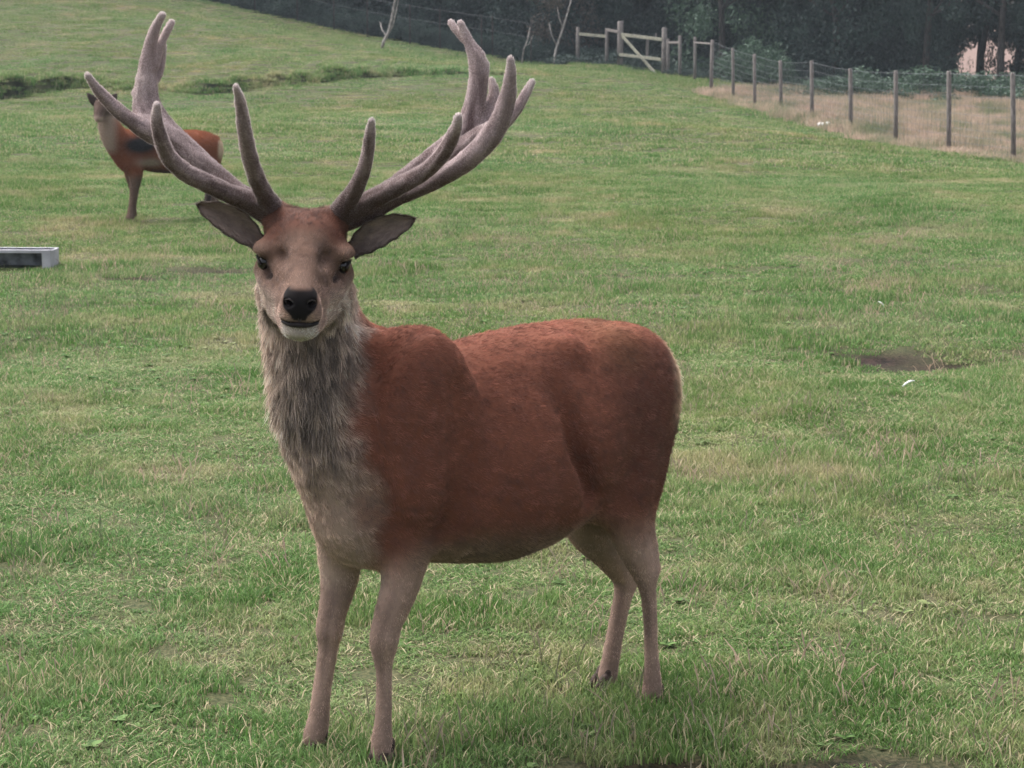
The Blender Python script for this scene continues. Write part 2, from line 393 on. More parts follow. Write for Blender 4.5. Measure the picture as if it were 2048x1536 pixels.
def scatter_wedge(y0, y1, step, jitter=.5, margin=1.6, extra=1.2):
    """points on a jittered grid over the strip of field between distances y0 and y1"""
    X = []; Y = []
    y = y0
    while y < y1:
        hw = .2226 * y * margin + extra
        k = int(2 * hw / step) + 1
        X.append(-hw + np.arange(k) * step + rng.uniform(-.5, .5, k) * step * jitter * 2); Y.append(y + rng.uniform(-.5, .5, k) * step * jitter * 2)
        y += step
    return np.concatenate(X), np.concatenate(Y)
def slope_tilt(x, y, rz):
    e = .15
    sx = (height(x + e, y) - height(x - e, y)) / (2 * e); sy = (height(x, y + e) - height(x, y - e)) / (2 * e)
    return sx, sy
def turf(name, y0, y1, step, protos, hs=(.7, 1.5), jitter=.6, wscale=1.0):
    x, y = scatter_wedge(y0, y1, step, jitter)
    so = hollows(x, y)[0]; am, bd = bank(x, y)
    so = np.maximum(so * 1.25, np.clip(am * 2.2, 0, 1) * np.exp(-((bd) / .22) ** 2) * .8 * (y > 50))
    bf = beyond_fence(x, y)
    keep = (rng.random(len(x)) > so * .78) & ((bf < .3) | (y < 40) | (y > 85))
    thin = fbm(np.c_[x, y], .22, 2, 11.)
    keep &= ~((thin < .33) & (rng.random(len(x)) < .5) & (y < 14.5))
    x, y, bf = x[keep], y[keep], bf[keep]
    nse = fbm(np.c_[x, y], .5, 3, 3.); n2 = fbm(np.c_[x, y], 2.2, 2, 8.)
    hz = hs[0] + (hs[1] - hs[0]) * np.clip((nse - .36) / .3, 0, 1) ** 1.5 * (.6 + .8 * np.clip((n2 - .3) / .4, 0, 1))
    hz = hz * (1 + 1.3 * sstep(-1.6, -.2, bf) * (y > 40))
    rz = rng.uniform(0, 2 * np.pi, len(x))
    z = height(x, y)
    s = np.c_[np.full(len(x), wscale) * rng.uniform(.85, 1.2, len(x)), np.full(len(x), wscale) * rng.uniform(.85, 1.2, len(x)), hz]
    return gn_scatter(name, protos, np.c_[x, y, z], rz, s)
near_p = [blades(150, .15, .02, .062, .0042, .95, 10 + k, 3, .8) for k in range(6)]
mid_p = [blades(230, .3, .02, .06, .006, .8, 30 + k, 2) for k in range(5)]
far_p = [blades(300, .7, .025, .08, .014, .8, 50 + k, 2) for k in range(4)]
for p in near_p + mid_p + far_p: p.materials.append(GM)
tag(turf('grass', 5.2, 15, .085, near_p, (.34, 1.25)), 'short grazed green pasture grass around the stag', kind='stuff')
tag(turf('grass', 15, 38, .2, mid_p, (.5, 1.4)), 'short green pasture grass in the middle of the field', kind='stuff')
tag(turf('grass', 38, 122, .5, far_p, (.5, 1.3)), 'short pasture grass of the far field', kind='stuff')
# coarse grass overhanging the eroded bank
bx = rng.uniform(-24, 3.5, 1200); bam, bdd = bank(bx, np.zeros(len(bx))); by = -bdd + rng.uniform(-.15, .55, len(bx))
kb = (np.abs(bx) < by * .2226 * 1.7) & (bam > .04); bx, by, bam = bx[kb], by[kb], bam[kb]
bk_p = [blades(90, .35, .05, .17, .014, .9, 500 + k, 2) for k in range(3)]
for p in bk_p: p.materials.append(GM)
tag(gn_scatter('bank_grass', bk_p, np.c_[bx, by, height(bx, by)], rng.uniform(0, 6.28, len(bx)), np.c_[np.ones(len(bx)), np.ones(len(bx)), rng.uniform(.6, 1.5, len(bx))]), 'coarse grass tufts overhanging the eroded bank across the field', kind='stuff')
# dry stalks
def stalks(nb, size, h0, h1, seed, w=.0022):
    r = np.random.default_rng(seed)
    V = []; Fc = []; T = []
    for i in range(nb):
        x, y = r.uniform(-size/2, size/2, 2); h = r.uniform(h0, h1); az = r.uniform(0, 6.28); ln = r.uniform(.1, .75) * h
        rn = r.random(); ph = r.uniform(0, 3.14)
        pts = []
        for s in range(5):
            t_ = s / 4; pts.append((x + math.cos(az) * ln * t_ ** 1.6, y + math.sin(az) * ln * t_ ** 1.6, h * t_ * (1 - .15 * t_)))
        for ang in (ph, ph + 1.57):
            b = len(V)
            for s, q in enumerate(pts):
                ww = w * (.5 if s < 3 else (1.1 if s == 3 else .4))
                V.append((q[0] - math.cos(ang) * ww, q[1] - math.sin(ang) * ww, q[2])); V.append((q[0] + math.cos(ang) * ww, q[1] + math.sin(ang) * ww, q[2])); T += [(rn, s / 4, 0)] * 2
            for s in range(4): Fc.append((b + 2*s, b + 2*s + 1, b + 2*s + 3, b + 2*s + 2))
    me = mesh_np('stalk', np.array(V), np.array(Fc), False); set_col(me, 'tint', np.array(T)); me.materials.append(GD); return me
st_p = [stalks(5, .12, .04, .13, 70 + k) for k in range(5)]
x, y = scatter_wedge(5.4, 26, .13, .7)
pn = fbm(np.c_[x, y], .9, 3, 21.)
keep = (rng.random(len(x)) < np.clip((pn - .45) * 2.6, .03, .45)) & (hollows(x, y)[0] < .4)
x, y = x[keep], y[keep]
o = gn_scatter('dry_grass', st_p, np.c_[x, y, height(x, y)], rng.uniform(0, 6.28, len(x)), rng.uniform(.6, 1.4, (len(x), 1)) * np.ones((1, 3)))
tag(o, 'dry straw-coloured grass stalks standing in the pasture', kind='stuff')
# small broad-leaved weeds and clover among the grass
def rosette(seed, n=7, L_=.045):
    r = np.random.default_rng(seed); V = []; Fc = []; T = []
    for i in range(n):
        az = r.uniform(0, 6.28); l_ = L_ * r.uniform(.6, 1.2); w = l_ * r.uniform(.28, .42); rn = r.random(); up = r.uniform(.3, .9); b = len(V)
        c, s_ = math.cos(az), math.sin(az)
        for q in range(5):
            t_ = q / 4; ww = w * math.sin(math.pi * min(.98, t_ * .9 + .05)) + .001; x_ = l_ * t_; z_ = .012 + up * l_ * (t_ - .55 * t_ * t_)
            for sg in (-1, 1): V.append((c * x_ - s_ * ww * sg, s_ * x_ + c * ww * sg, z_)); T.append((rn * .7, t_, 0))
        for q in range(4): Fc.append((b + 2*q, b + 2*q + 1, b + 2*q + 3, b + 2*q + 2))
    me = mesh_np('weed', np.array(V), np.array(Fc)); set_col(me, 'tint', np.array(T)); me.materials.append(GM); return me
wd_p = [rosette(400 + k, 6 + k, .03 + .007 * k) for k in range(5)]
x, y = scatter_wedge(5.4, 22, .11, .8)
pn = fbm(np.c_[x, y], .6, 3, 71.)
keep = rng.random(len(x)) < np.clip((pn - .47) * 2.5, .02, .4)
x, y = x[keep], y[keep]
o = gn_scatter('weeds', wd_p, np.c_[x, y, height(x, y)], rng.uniform(0, 6.28, len(x)), rng.uniform(.28, .7, (len(x), 1)) * np.ones((1, 3)))
tag(o, 'small broad-leaved weeds and clover growing in the turf', kind='stuff')
# tall pale grass beyond and along the fence
tall_p = [blades(260, .9, .2, .62, .016, .45, 90 + k, 3) for k in range(4)]
for p in tall_p: p.materials.append(GD)
X = []; Y = []
for yy in np.arange(40, 85, .42):
    k = 90; xx = beyond_fence(np.zeros(1), np.array([yy]))[0]; x0 = -xx - .25
    xs_ = x0 + np.arange(0, 26, .42); X.append(xs_ + rng.uniform(-.25, .25, len(xs_))); Y.append(np.full(len(xs_), yy) + rng.uniform(-.25, .25, len(xs_)))
x = np.concatenate(X); y = np.concatenate(Y)
k_ = (np.abs(x) < y * .2226 * 1.7 + 1) & (rng.random(len(x)) < .9); x, y = x[k_], y[k_]
hz = .15 + 1.5 * fbm(np.c_[x, y], 2.0, 3, 17.)
hz *= np.where(beyond_fence(x, y) < .4, .7, 1)
o = gn_scatter('tall_grass', tall_p, np.c_[x, y, height(x, y)], rng.uniform(0, 6.28, len(x)), np.c_[np.ones(len(x)), np.ones(len(x)), hz])
tag(o, 'tall pale dry meadow grass beyond the deer fence', kind='stuff')

# ------------------------------------------------------------------ woodland
def foliage_mat(name, c1, c2):
    m, n, l, out = mat(name)
    att = n.new('ShaderNodeAttribute'); att.attribute_name = 'tint'
    sp_ = n.new('ShaderNodeSeparateColor'); l.new(att.outputs['Color'], sp_.inputs[0])
    cr = n.new('ShaderNodeValToRGB'); l.new(sp_.outputs[0], cr.inputs[0])
    cr.color_ramp.elements[0].color = (*c1, 1); cr.color_ramp.elements[1].color = (*c2, 1)
    d = n.new('ShaderNodeBsdfPrincipled'); d.inputs['Roughness'].default_value = .6; d.inputs['Specular IOR Level'].default_value = .3
    tr = n.new('ShaderNodeBsdfTranslucent'); mx = n.new('ShaderNodeMixShader'); mx.inputs[0].default_value = .25
    l.new(cr.outputs[0], d.inputs['Base Color']); l.new(cr.outputs[0], tr.inputs[0]); l.new(d.outputs[0], mx.inputs[1]); l.new(tr.outputs[0], mx.inputs[2]); l.new(mx.outputs[0], out.inputs[0])
    return m
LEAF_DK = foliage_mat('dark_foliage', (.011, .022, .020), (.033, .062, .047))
LEAF_MD = foliage_mat('mid_foliage', (.028, .052, .034), (.07, .125, .075))
LEAF_BR = foliage_mat('brown_foliage', (.05, .04, .035), (.16, .13, .1))
BARK = simple('bark', (.055, .045, .04), .9, 8, .5, .6, stretch=(3, 3, .5))
BARK_PALE = simple('pale_bark', (.34, .31, .28), .8, 9, .4, .3, stretch=(2, 2, .6))

def leaf_cloud(centers, radii, n, leaf, seed, squash=1.0):
    """leaf-sized quads spread through clumps"""
    r = np.random.default_rng(seed)
    w = radii ** 2; w = w / w.sum()
    k = r.choice(len(centers), n, p=w)
    d = r.normal(size=(n, 3)); d /= np.linalg.norm(d, axis=1)[:, None]
    rr = r.random(n) ** .45
    c = centers[k] + d * (radii[k] * rr)[:, None] * np.array([1, 1, squash])
    u = r.normal(size=(n, 3)); u /= np.linalg.norm(u, axis=1)[:, None]
    v = np.cross(u, r.normal(size=(n, 3))); v /= np.linalg.norm(v, axis=1)[:, None]
    s = (leaf * r.uniform(.6, 1.4, n))[:, None]
    V = np.stack([c - u * s, c + v * s * .55, c + u * s, c - v * s * .55], 1).reshape(-1, 3)
    F = np.arange(n * 4).reshape(-1, 4)
    me = mesh_np('crown', V, F, False)
    cl = r.random(len(centers))[k] * .6 + r.random(n) * .4
    set_col(me, 'tint', np.repeat(np.c_[cl, cl, cl], 4, 0))
    return me
def tube(pts, rads, sides=7, cap=True):
    pts = np.asarray(pts, float); n = len(pts); V = []; Fc = []
    for i in range(n):
        d = pts[min(i + 1, n - 1)] - pts[max(i - 1, 0)]; d /= np.linalg.norm(d) + 1e-9
        a_ = np.cross(d, [0.3, .9, .1]); a_ /= np.linalg.norm(a_); b_ = np.cross(d, a_)
        for k in range(sides):
            t_ = 2 * np.pi * k / sides; V.append(pts[i] + rads[i] * (np.cos(t_) * a_ + np.sin(t_) * b_))
    for i in range(n - 1):
        for k in range(sides):
            k2 = (k + 1) % sides; Fc.append((i * sides + k, i * sides + k2, (i + 1) * sides + k2, (i + 1) * sides + k))
    if cap: Fc.append(tuple(range(sides))[::-1]); Fc.append(tuple((n - 1) * sides + k for k in range(sides)))
    return V, Fc
def tubes_mesh(name, items, smooth=True):
    V = []; Fc = []
    for pts, rads, sd in items:
        v, f = tube(pts, rads, sd); b = len(V); V += v; Fc += [tuple(q + b for q in ff) for ff in f]
    return mesh_np(name, np.array(V), Fc, smooth)

def crown_shape(seed, h0, h1, rad, nclump, cr=(.5, 1.1)):
    r = np.random.default_rng(seed)
    zc = r.uniform(h0, h1, nclump); f = np.sqrt(np.clip(1 - ((zc - (h0 + h1) * .42) / ((h1 - h0) * .68)) ** 2, .05, 1))
    az = r.uniform(0, 6.28, nclump); q = rad * f * r.random(nclump) ** .4
    return np.stack([np.cos(az) * q, np.sin(az) * q, zc], -1), r.uniform(cr[0], cr[1], nclump)
# crowns shared between alike trees
crownA = [leaf_cloud(*crown_shape(s, .3, 11, 3.1, 70), 11000, .085, s) for s in (201, 202, 203)]
crownB = [leaf_cloud(*crown_shape(s, 2.6, 12, 3.6, 70), 11000, .09, s) for s in (211, 212)]
bushA = [leaf_cloud(*crown_shape(s, .1, 1.5, 1.5, 34, (.25, .5)), 5000, .05, s) for s in (221, 222, 223)]
for me in crownA + crownB: me.materials.append(LEAF_DK)
def trunk_mesh(h, r0, seed, limbs=5):
    r = np.random.default_rng(seed); it = []
    main = [np.array([r.normal(0, .06) * k, r.normal(0, .06) * k, h * k / 5]) for k in range(6)]; main[0][2] = -.3
    it.append((main, [r0 * (1.25 if k == 0 else 1 - .14 * k) for k in range(6)], 9))
    for k in range(limbs):
        s = main[2 + k % 3]; az = r.uniform(0, 6.28); L_ = r.uniform(1.6, 2.8)
        it.append(([s, s + np.array([math.cos(az), math.sin(az), .6]) * L_ * .5, s + np.array([math.cos(az), math.sin(az), 1.0]) * L_], [r0 * .4, r0 * .25, r0 * .08], 6))
    me = tubes_mesh('trunk', it); me.materials.append(BARK); return me
trunks = [trunk_mesh(8, .17, 300 + k) for k in range(3)]

# the mass of the wood: one wall of crowns reaching to the ground, several rows deep
def wood_line(px):      # nearest distance of the wood at a bearing
    return np.interp(px, [-700, 350, 770, 1110, 1400, 1700, 2048, 2900], [124, 118, 113, 108, 105, 98, 96, 96])
pos = []; pk = []
for row, dd in enumerate((1.5, 4.5, 8.5, 13, 18.5, 25)):
    for px in np.arange(-900, 3000, 42 if row < 2 else 56):
        p_ = px + rng.uniform(-20, 20); D = wood_line(p_) + dd + rng.uniform(-1, 1.2)
        xx = (p_ - 1024) / FPX * D
        if 1790 < p_ < 2125 : continue          # the opening to the stubble field behind
        pos.append((xx, D, HGT(xx, D) - .25)); pk.append(rng.integers(0, 3))
pos = np.array(pos)
o = gn_scatter('woodland', crownA, pos, rng.uniform(0, 6.28, len(pos)), np.c_[rng.uniform(.75, 1.15, len(pos)), rng.uniform(.75, 1.15, len(pos)), rng.uniform(.8, 1.25, len(pos))], pick=np.array(pk))
tag(o, 'dark unlit mass of the wood behind the pasture', kind='stuff')

def tree(name, label, px, D, crown, trunk, mat_, sx=1, sz=1, group=None, zoff=0, pale=False):
    xx = (px - 1024) / FPX * D
    t_ = empty(name, label, 'tree', (xx, D, HGT(xx, D)), rng.uniform(0, 6.28), group)
    c = bpy.data.objects.new('crown', crown); COL.objects.link(c); c.parent = t_; c.scale = (sx, sx, sz); c.location.z = zoff
    if mat_ is not None:
        c.data = crown.copy(); c.data.materials.clear(); c.data.materials.append(mat_)
    tr = bpy.data.objects.new('trunk', trunk); COL.objects.link(tr); tr.parent = t_
    return t_
crownC = leaf_cloud(*crown_shape(241, 2.9, 9, 2.4, 50, (.35, .8)), 8000, .08, 241); crownC.materials.append(LEAF_DK)
tree('broadleaf_tree', 'dark tree with a straight bare trunk right of the gap showing the pale field', 1992, 93, crownC, trunks[0], None, 1.0, 1.0)
tree('broadleaf_tree', 'dark tree growing at the right edge of the photo behind the last fence post', 2110, 95, crownA[1], trunks[1], None, .62, 1.1)
tree('broadleaf_tree', 'dark tree with low hanging boughs left of the gap showing the pale field', 1850, 95, crownA[0], trunks[1], None, .5, 1.1)
tree('broadleaf_tree', 'slim dark tree whose leaves form the left edge of the pale field gap', 1898, 101, crownA[2], trunks[2], None, .36, 1.05)
tree('broadleaf_tree', 'slim dark tree filling the wood just right of the pale field gap', 2022, 99, crownA[0], trunks[2], None, .5, 1.05)
tree('broadleaf_tree', 'dark broadleaf tree rising behind the middle of the wire fence', 1660, 98, crownA[1], trunks[2], LEAF_DK, 1.0, 1.1)
tree('broadleaf_tree', 'mid-green leafy tree just right of the wooden gate', 1440, 101, crownA[2], trunks[0], LEAF_MD, .8, .9)
tree('broadleaf_tree', 'brownish-leaved tree standing left of the gate behind the rail', 1130, 106.5, crownA[0], trunks[1], LEAF_BR, .62, .8, zoff=1.0)
# overhanging boughs closing the top of the gap
ov = leaf_cloud(*crown_shape(231, 2.5, 8, 2.6, 80, (.4, .8)), 15000, .10, 231); ov.materials.append(LEAF_DK)
tree('broadleaf_tree', 'tree whose boughs hang over the top of the gap to the pale field', 1955, 99, ov, trunks[2], None, 1.0, 1.0)
tree('broadleaf_tree', 'tree deep in the wood with high boughs above the middle of the pale field gap', 1950, 109, ov, trunks[0], None, 1.15, 1.0, zoff=.2)
tree('broadleaf_tree', 'farther tree filling the space above the pale field gap on its left side', 1880, 106, ov, trunks[1], None, 1.0, 1.0)
tree('broadleaf_tree', 'farther tree filling the space above the pale field gap on its right side', 2060, 108, ov, trunks[0], None, 1.0, 1.0)

def bush(label, px, D, k, m_, sx, sz, group=None):
    xx = (px - 1024) / FPX * D
    b = link('bush', bushA[k].copy(), m_); b.location = (xx, D, HGT(xx, D) - .1); b.rotation_euler.z = rng.uniform(0, 6.28); b.scale = (sx, sx, sz)
    return tag(b, label, 'bush', group)
bush('low green bramble bush beyond the fence, left end of the thicket', 1640, 84, 0, LEAF_MD, 1.0, .62)
bush('broad low green bramble bush in the middle of the thicket beyond the fence', 1760, 83, 1, LEAF_MD, 1.35, .78)
bush('low green bramble bush beyond the two rightmost fence posts', 1900, 82, 2, LEAF_MD, 1.45, .78)
bush('low green bramble bush at the right edge of the photo beyond the fence', 2045, 81, 0, LEAF_MD, 1.4, .78)
bush('green bush against the wood behind the fence corner post', 1500, 93, 1, LEAF_MD, 1.1, 1.1)
bush('low dark weeds at the foot of the gate', 1270, 97.3, 2, LEAF_DK, 1.0, .42)
bush('low dark nettle clump under the rails left of the gate', 1170, 99.5, 0, LEAF_DK, 1.15, .38)
bush('dark nettle clump right of the gate posts', 1375, 93.5, 1, LEAF_DK, .7, .35)
# scrub along the foot of the wood
pos = []
for px in np.arange(330, 1400, 11):
    p_ = px + rng.uniform(-6, 6); D = wood_line(p_) - 1.6 + rng.uniform(-1.2, 1.0); xx = (p_ - 1024) / FPX * D
    pos.append((xx, D, HGT(xx, D) - .15))
for px in np.arange(1400, 2400, 13):
    p_ = px + rng.uniform(-6, 6); D = wood_line(p_) - 1 + rng.uniform(-1.2, 1.0); xx = (p_ - 1024) / FPX * D
    pos.append((xx, D, HGT(xx, D) - (.15 if not 1860 < p_ < 2040 else .95)))
pos = np.array(pos); und = [b.copy() for b in bushA]
for u in und: u.materials.append(LEAF_DK)
s_ = rng.uniform(.45, .95, len(pos))
tag(gn_scatter('undergrowth', und, pos, rng.uniform(0, 6.28, len(pos)), np.c_[s_, s_, s_ * .8]), 'dark undergrowth along the foot of the wood', kind='stuff')
# stubble field behind seen through the gap
# two thin pale saplings
def sapling(label, base, tips, r0, name='bare_sapling'):
    t_ = empty(name, label, 'tree', tuple(base))
    it = []
    main = tips[0]
    it.append(([np.array(q) for q in main], [r0 * (1 - .55 * k / (len(main) - 1)) for k in range(len(main))], 7))
    me = tubes_mesh('trunk', it); link('trunk', me, BARK_PALE, t_)
    for br in tips[1:]:
        me = tubes_mesh('branch', [([np.array(q) for q in br], [r0 * .6 * (1 - .7 * k / (len(br) - 1)) for k in range(len(br))], 6)])
        link('branch', me, BARK_PALE, t_)
    return t_
def gz_at(p): return np.array([p[0], p[1], HGT(p[0], p[1])])
b = gz_at(P(763, 103, 96)); Yb = b[1]
sapling('thin pale forked sapling leaning right at the edge of the field below the wood', b,
        [[b, P(768, 82, Yb), P(778, 62, Yb), P(783, 38, Yb), P(790, 0, Yb), P(797, -45, Yb), P(800, -110, Yb)], [P(778, 66, Yb), P(786, 50, Yb), P(793, 20, Yb - .3), P(802, -30, Yb - .4)], [P(773, 72, Yb), P(764, 60, Yb + .3), P(760, 44, Yb + .5)]], .07)
b = gz_at(P(1108, 152, 99.5)); Yb = b[1]
sp2 = sapling('slender leaning sapling with pale peeling bark left of the post-and-rail fence', b,
        [[b, P(1108, 125, Yb), P(1112, 100, Yb), P(1120, 75, Yb), P(1128, 50, Yb), P(1140, 10, Yb), P(1150, -40, Yb)], [P(1114, 92, Yb), P(1103, 70, Yb), P(1098, 45, Yb)], [P(1126, 55, Yb), P(1118, 35, Yb), P(1115, 15, Yb)]], .06)
b = gz_at(P(1043, 122, 100)); Yb = b[1]
sapling('thin leaning twig tree between the field edge and the wood near the gate', b,
        [[b, P(1047, 100, Yb), P(1055, 80, Yb), P(1060, 55, Yb)], [P(1050, 92, Yb), P(1058, 88, Yb), P(1066, 70, Yb)]], .035)

# ------------------------------------------------------------------ fences and gate
WOOD = simple('weathered_wood', (.21, .185, .17), .85, 14, .35, .4, stretch=(4, 4, .4))
WOOD_PALE = simple('pale_rail_wood', (.27, .26, .20), .8, 14, .25, .3, stretch=(1, 1, 1))
WIRE = simple('galvanised_wire', (.13, .14, .15), .5, 30, .2, 0, metallic=.3)
def round_post(name, base, top, r, parent, m_=WOOD, lean=0):
    base = np.array(base, float); top = np.array(top, float)
    v = tubes_mesh(name, [([base - [0, 0, .25], base + (top - base) * .5, top - (top - base) * .015, top], [r * 1.05, r, r * .97, r * .8], 9)])
    return link(name, v, m_, parent)
f0 = P(1900, 307, 53)
fence = empty('deer_fence', 'tall wire deer fence on thin round wooden posts running down to the right', 'fence', (f0[0], f0[1], HGT(f0[0], f0[1])))
tops = []; bases = []
for (px, row, Y, rt) in FP:
    q = P(px, row, Y); bz = HGT(q[0], q[1]); base = np.array([q[0], q[1], bz])
    top = P(px + rng.uniform(-3, 3), rt, Y); tops.append(top); bases.append(base)
    round_post('post', base, top, .055 if px != 1422 else .07, fence, WOOD)
for frac in (.97, .84, .72, .61, .51, .42, .34, .26, .18, .1):
    it = []
    for k in range(len(tops) - 1):
        a_ = bases[k] + (tops[k] - bases[k]) * frac; b_ = bases[k+1] + (tops[k+1] - bases[k+1]) * frac
        it.append(([a_, (a_ + b_) / 2 - [0, 0, .02], b_], [.0028 if frac < .9 else .004] * 3, 4))
    link('wire', tubes_mesh('wire', it, False), WIRE, fence)
it = []
for k in range(len(tops) - 1):
    n_ = int(np.linalg.norm(bases[k+1] - bases[k]) / .3)
    for j in range(1, n_):
        t_ = j / n_; a_ = bases[k] * (1 - t_) + bases[k+1] * t_; b_ = tops[k] * (1 - t_) + tops[k+1] * t_
        it.append(([a_ + (b_ - a_) * .08, a_ + (b_ - a_) * .96], [.003] * 2, 3))
w_ = link('mesh_wires', tubes_mesh('mesh_wires', it, False), WIRE, fence); w_['kind'] = 'stuff'

# post and rail section with gate (about 96 m away)
def bar(name, p0, p1, w, h, m_, parent, yo=0.0):
    p0 = np.array(p0) + [0, yo, 0]; p1 = np.array(p1) + [0, yo, 0]
    d = p1 - p0; L_ = np.linalg.norm(d); d /= L_; side = np.array([d[1], -d[0], 0.]); side = side / (np.linalg.norm(side) + 1e-9) if abs(d[2]) < .98 else np.array([0, 1., 0]); up = np.cross(side, d)
    V = []
    for e in (p0, p1):
        for a_, b_ in ((-1, -1), (1, -1), (1, 1), (-1, 1)): V.append(e + side * a_ * w / 2 + up * b_ * h / 2)
    Fc = [(0, 1, 2, 3), (7, 6, 5, 4), (0, 4, 5, 1), (1, 5, 6, 2), (2, 6, 7, 3), (3, 7, 4, 0)]
    me = mesh_np(name, np.array(V), Fc, False)
    o_ = link(name, me, m_, parent)
    bv = o_.modifiers.new('bevel', 'BEVEL'); bv.width = min(w, h) * .15; bv.segments = 2
    return o_
Yg = {1155: 99.5, 1213: 98.3, 1240: 97.5, 1328: 95, 1336: 94.8, 1360: 93.3, 1390: 91}
rf = empty('rail_fence', 'short post-and-rail fence section left of the wooden gate', 'fence', tuple(gz_at(P(1185, 140, 99))))
def post_at(px, rb, rt, r, par, m_=WOOD):
    Y = Yg[px]; q = P(px, rb, Y); b_ = gz_at(q); return round_post('post', b_, P(px + (1 if rt < 70 else 0), rt, Y), r, par, m_)
post_at(1155, 145, 54, .085, rf); post_at(1213, 134, 58, .075, rf)
bar('rail', P(1158, 68, 99.4), P(1212, 73, 98.4), .05, .12, WOOD_PALE, rf, -.12)
bar('rail', P(1211, 59, 98.4), P(1237, 64, 97.5), .05, .11, WOOD, rf, -.10)
gt = empty('field_gate', 'wooden field gate with diagonal brace between two thick posts', 'gate', tuple(gz_at(P(1285, 140, 96))))
post_at(1240, 134, 42, .13, gt); post_at(1328, 153, 55, .11, gt); post_at(1336, 152, 78, .07, gt)
bar('rail', P(1241, 69, 97.4), P(1324, 79, 95.1), .05, .13, WOOD_PALE, gt, -.16)
bar('rail', P(1238, 109, 97.4), P(1322, 119, 95.1), .05, .12, WOOD_PALE, gt, -.16)
bar('brace', P(1244, 72, 97.3), P(1314, 151, 95.3), .045, .12, WOOD_PALE, gt, -.22)
bar('stile', P(1295, 78, 96), P(1294, 115, 96), .05, .12, WOOD, gt, -.05)
bar('stile', P(1242, 66, 97.4), P(1242, 128, 97.4), .05, .12, WOOD, gt, -.2)
bar('latch', P(1312, 66, 95.6), P(1312, 74, 95.6), .05, .06, WOOD, gt, -.12)
rf2 = empty('rail_fence', 'posts joined by a thin top rail between the gate and the wire fence corner', 'fence', tuple(gz_at(P(1375, 150, 92))))
post_at(1360, 150, 71, .07, rf2); post_at(1390, 158, 74, .06, rf2)
bar('rail', P(1337, 85, 94.8), P(1359, 85, 93.4), .04, .09, WOOD, rf2, -.1)
bar('rail', P(1390, 85, 91), P(1420, 87, 85.3), .03, .06, WOOD, rf2, -.08)
# thin posts of the wood-edge fence
wf = empty('wire_fence', 'faint old wire fence on thin posts along the foot of the dark wood', 'fence', tuple(gz_at(P(900, 110, 106))))
prev = None
wt = []
for px, rb, rt in ((510, 38, -22), (595, 54, -8), (668, 68, -2), (735, 80, 8), (820, 92, 22), (880, 100, 28), (963, 114, 34), (985, 116, 40), (1062, 128, 45)):
    D = wood_line(px) - 4.2; q = gz_at(P(px, rb, D)); top = q + [0, 0, 1.85]
    round_post('post', q, top, .035, wf, BARK)
    if prev is not None: wt.append(([prev[1], top - [0, 0, .06]], [.004] * 2, 4)); wt.append(([prev[1] - [0, 0, .6], top - [0, 0, .66]], [.004] * 2, 4))
    prev = (q, top - [0, 0, .06])
link('wire', tubes_mesh('wire', wt, False), WIRE, wf)

# ------------------------------------------------------------------ feed trough, cut by the left edge of the photo
ZINC = simple('galvanised_steel', (.12, .125, .15), .5, 9, .5, .1, metallic=.3)
ZINC_PALE = simple('pale_galvanised_end', (.40, .39, .42), .55, 9, .12, .05, metallic=.2)
tr_y = 20.6
p1 = P(104, 500, tr_y); pl = P(-330, 487, tr_y + .12)
dv = (pl - p1); dv[2] = 0; Ltr = np.linalg.norm(dv); dv /= Ltr
ang = math.atan2(dv[1], dv[0])
tz = HGT(p1[0], p1[1]); topz = p1[2] - tz
tro = empty('feed_trough', 'long galvanised metal feed trough standing in the grass at the left edge', 'trough', (p1[0], p1[1], tz), ang)
def prism(name, prof, x0, x1, m_, parent, bev=.003):
    n = len(prof); V = [(x0, a_, b_) for a_, b_ in prof] + [(x1, a_, b_) for a_, b_ in prof]
    Fc = [tuple(range(n))[::-1], tuple(range(n, 2 * n))] + [(k, (k + 1) % n, n + (k + 1) % n, n + k) for k in range(n)]
    me = mesh_np(name, np.array(V), Fc, False); o_ = link(name, me, m_, parent, False)
    b_ = o_.modifiers.new('bevel', 'BEVEL'); b_.width = bev; b_.segments = 2
    return o_
H = topz
# local x runs to the left along the trough, local y is away from the camera negative/positive: camera side is +y here
Wt = .22
prism('basin', [(.03, H), (.0, H * .2), (-.04, H * .04), (-Wt + .06, H * .04), (-Wt + .02, H * .2), (-Wt, H), (-Wt + .01, H), (-Wt + .03, H * .22), (-Wt + .065, H * .07), (-.045, H * .07), (-.01, H * .22), (.02, H)], .03, Ltr - .03, ZINC, tro, .001)
prism('rim', [(.055, H + .004), (.055, H - .026), (.02, H - .026), (.02, H + .004)], .0, Ltr, ZINC_PALE, tro)
prism('rim', [(-Wt + .01, H + .002), (-Wt + .01, H - .022), (-Wt - .025, H - .022), (-Wt - .025, H + .002)], .0, Ltr, ZINC_PALE, tro)
for xx in (0.0, Ltr - .02):
    prism('end_plate', [(.05, H - .002), (.05, .0), (-Wt - .02, .0), (-Wt - .02, H - .002)], xx, xx + .02, ZINC_PALE, tro)
    prism('leg', [(.075, H + .006), (.075, -.05), (.03, -.05), (.03, H + .006)], xx + (0 if xx == 0 else -.05), xx + (.075 if xx == 0 else .02), ZINC_PALE, tro)

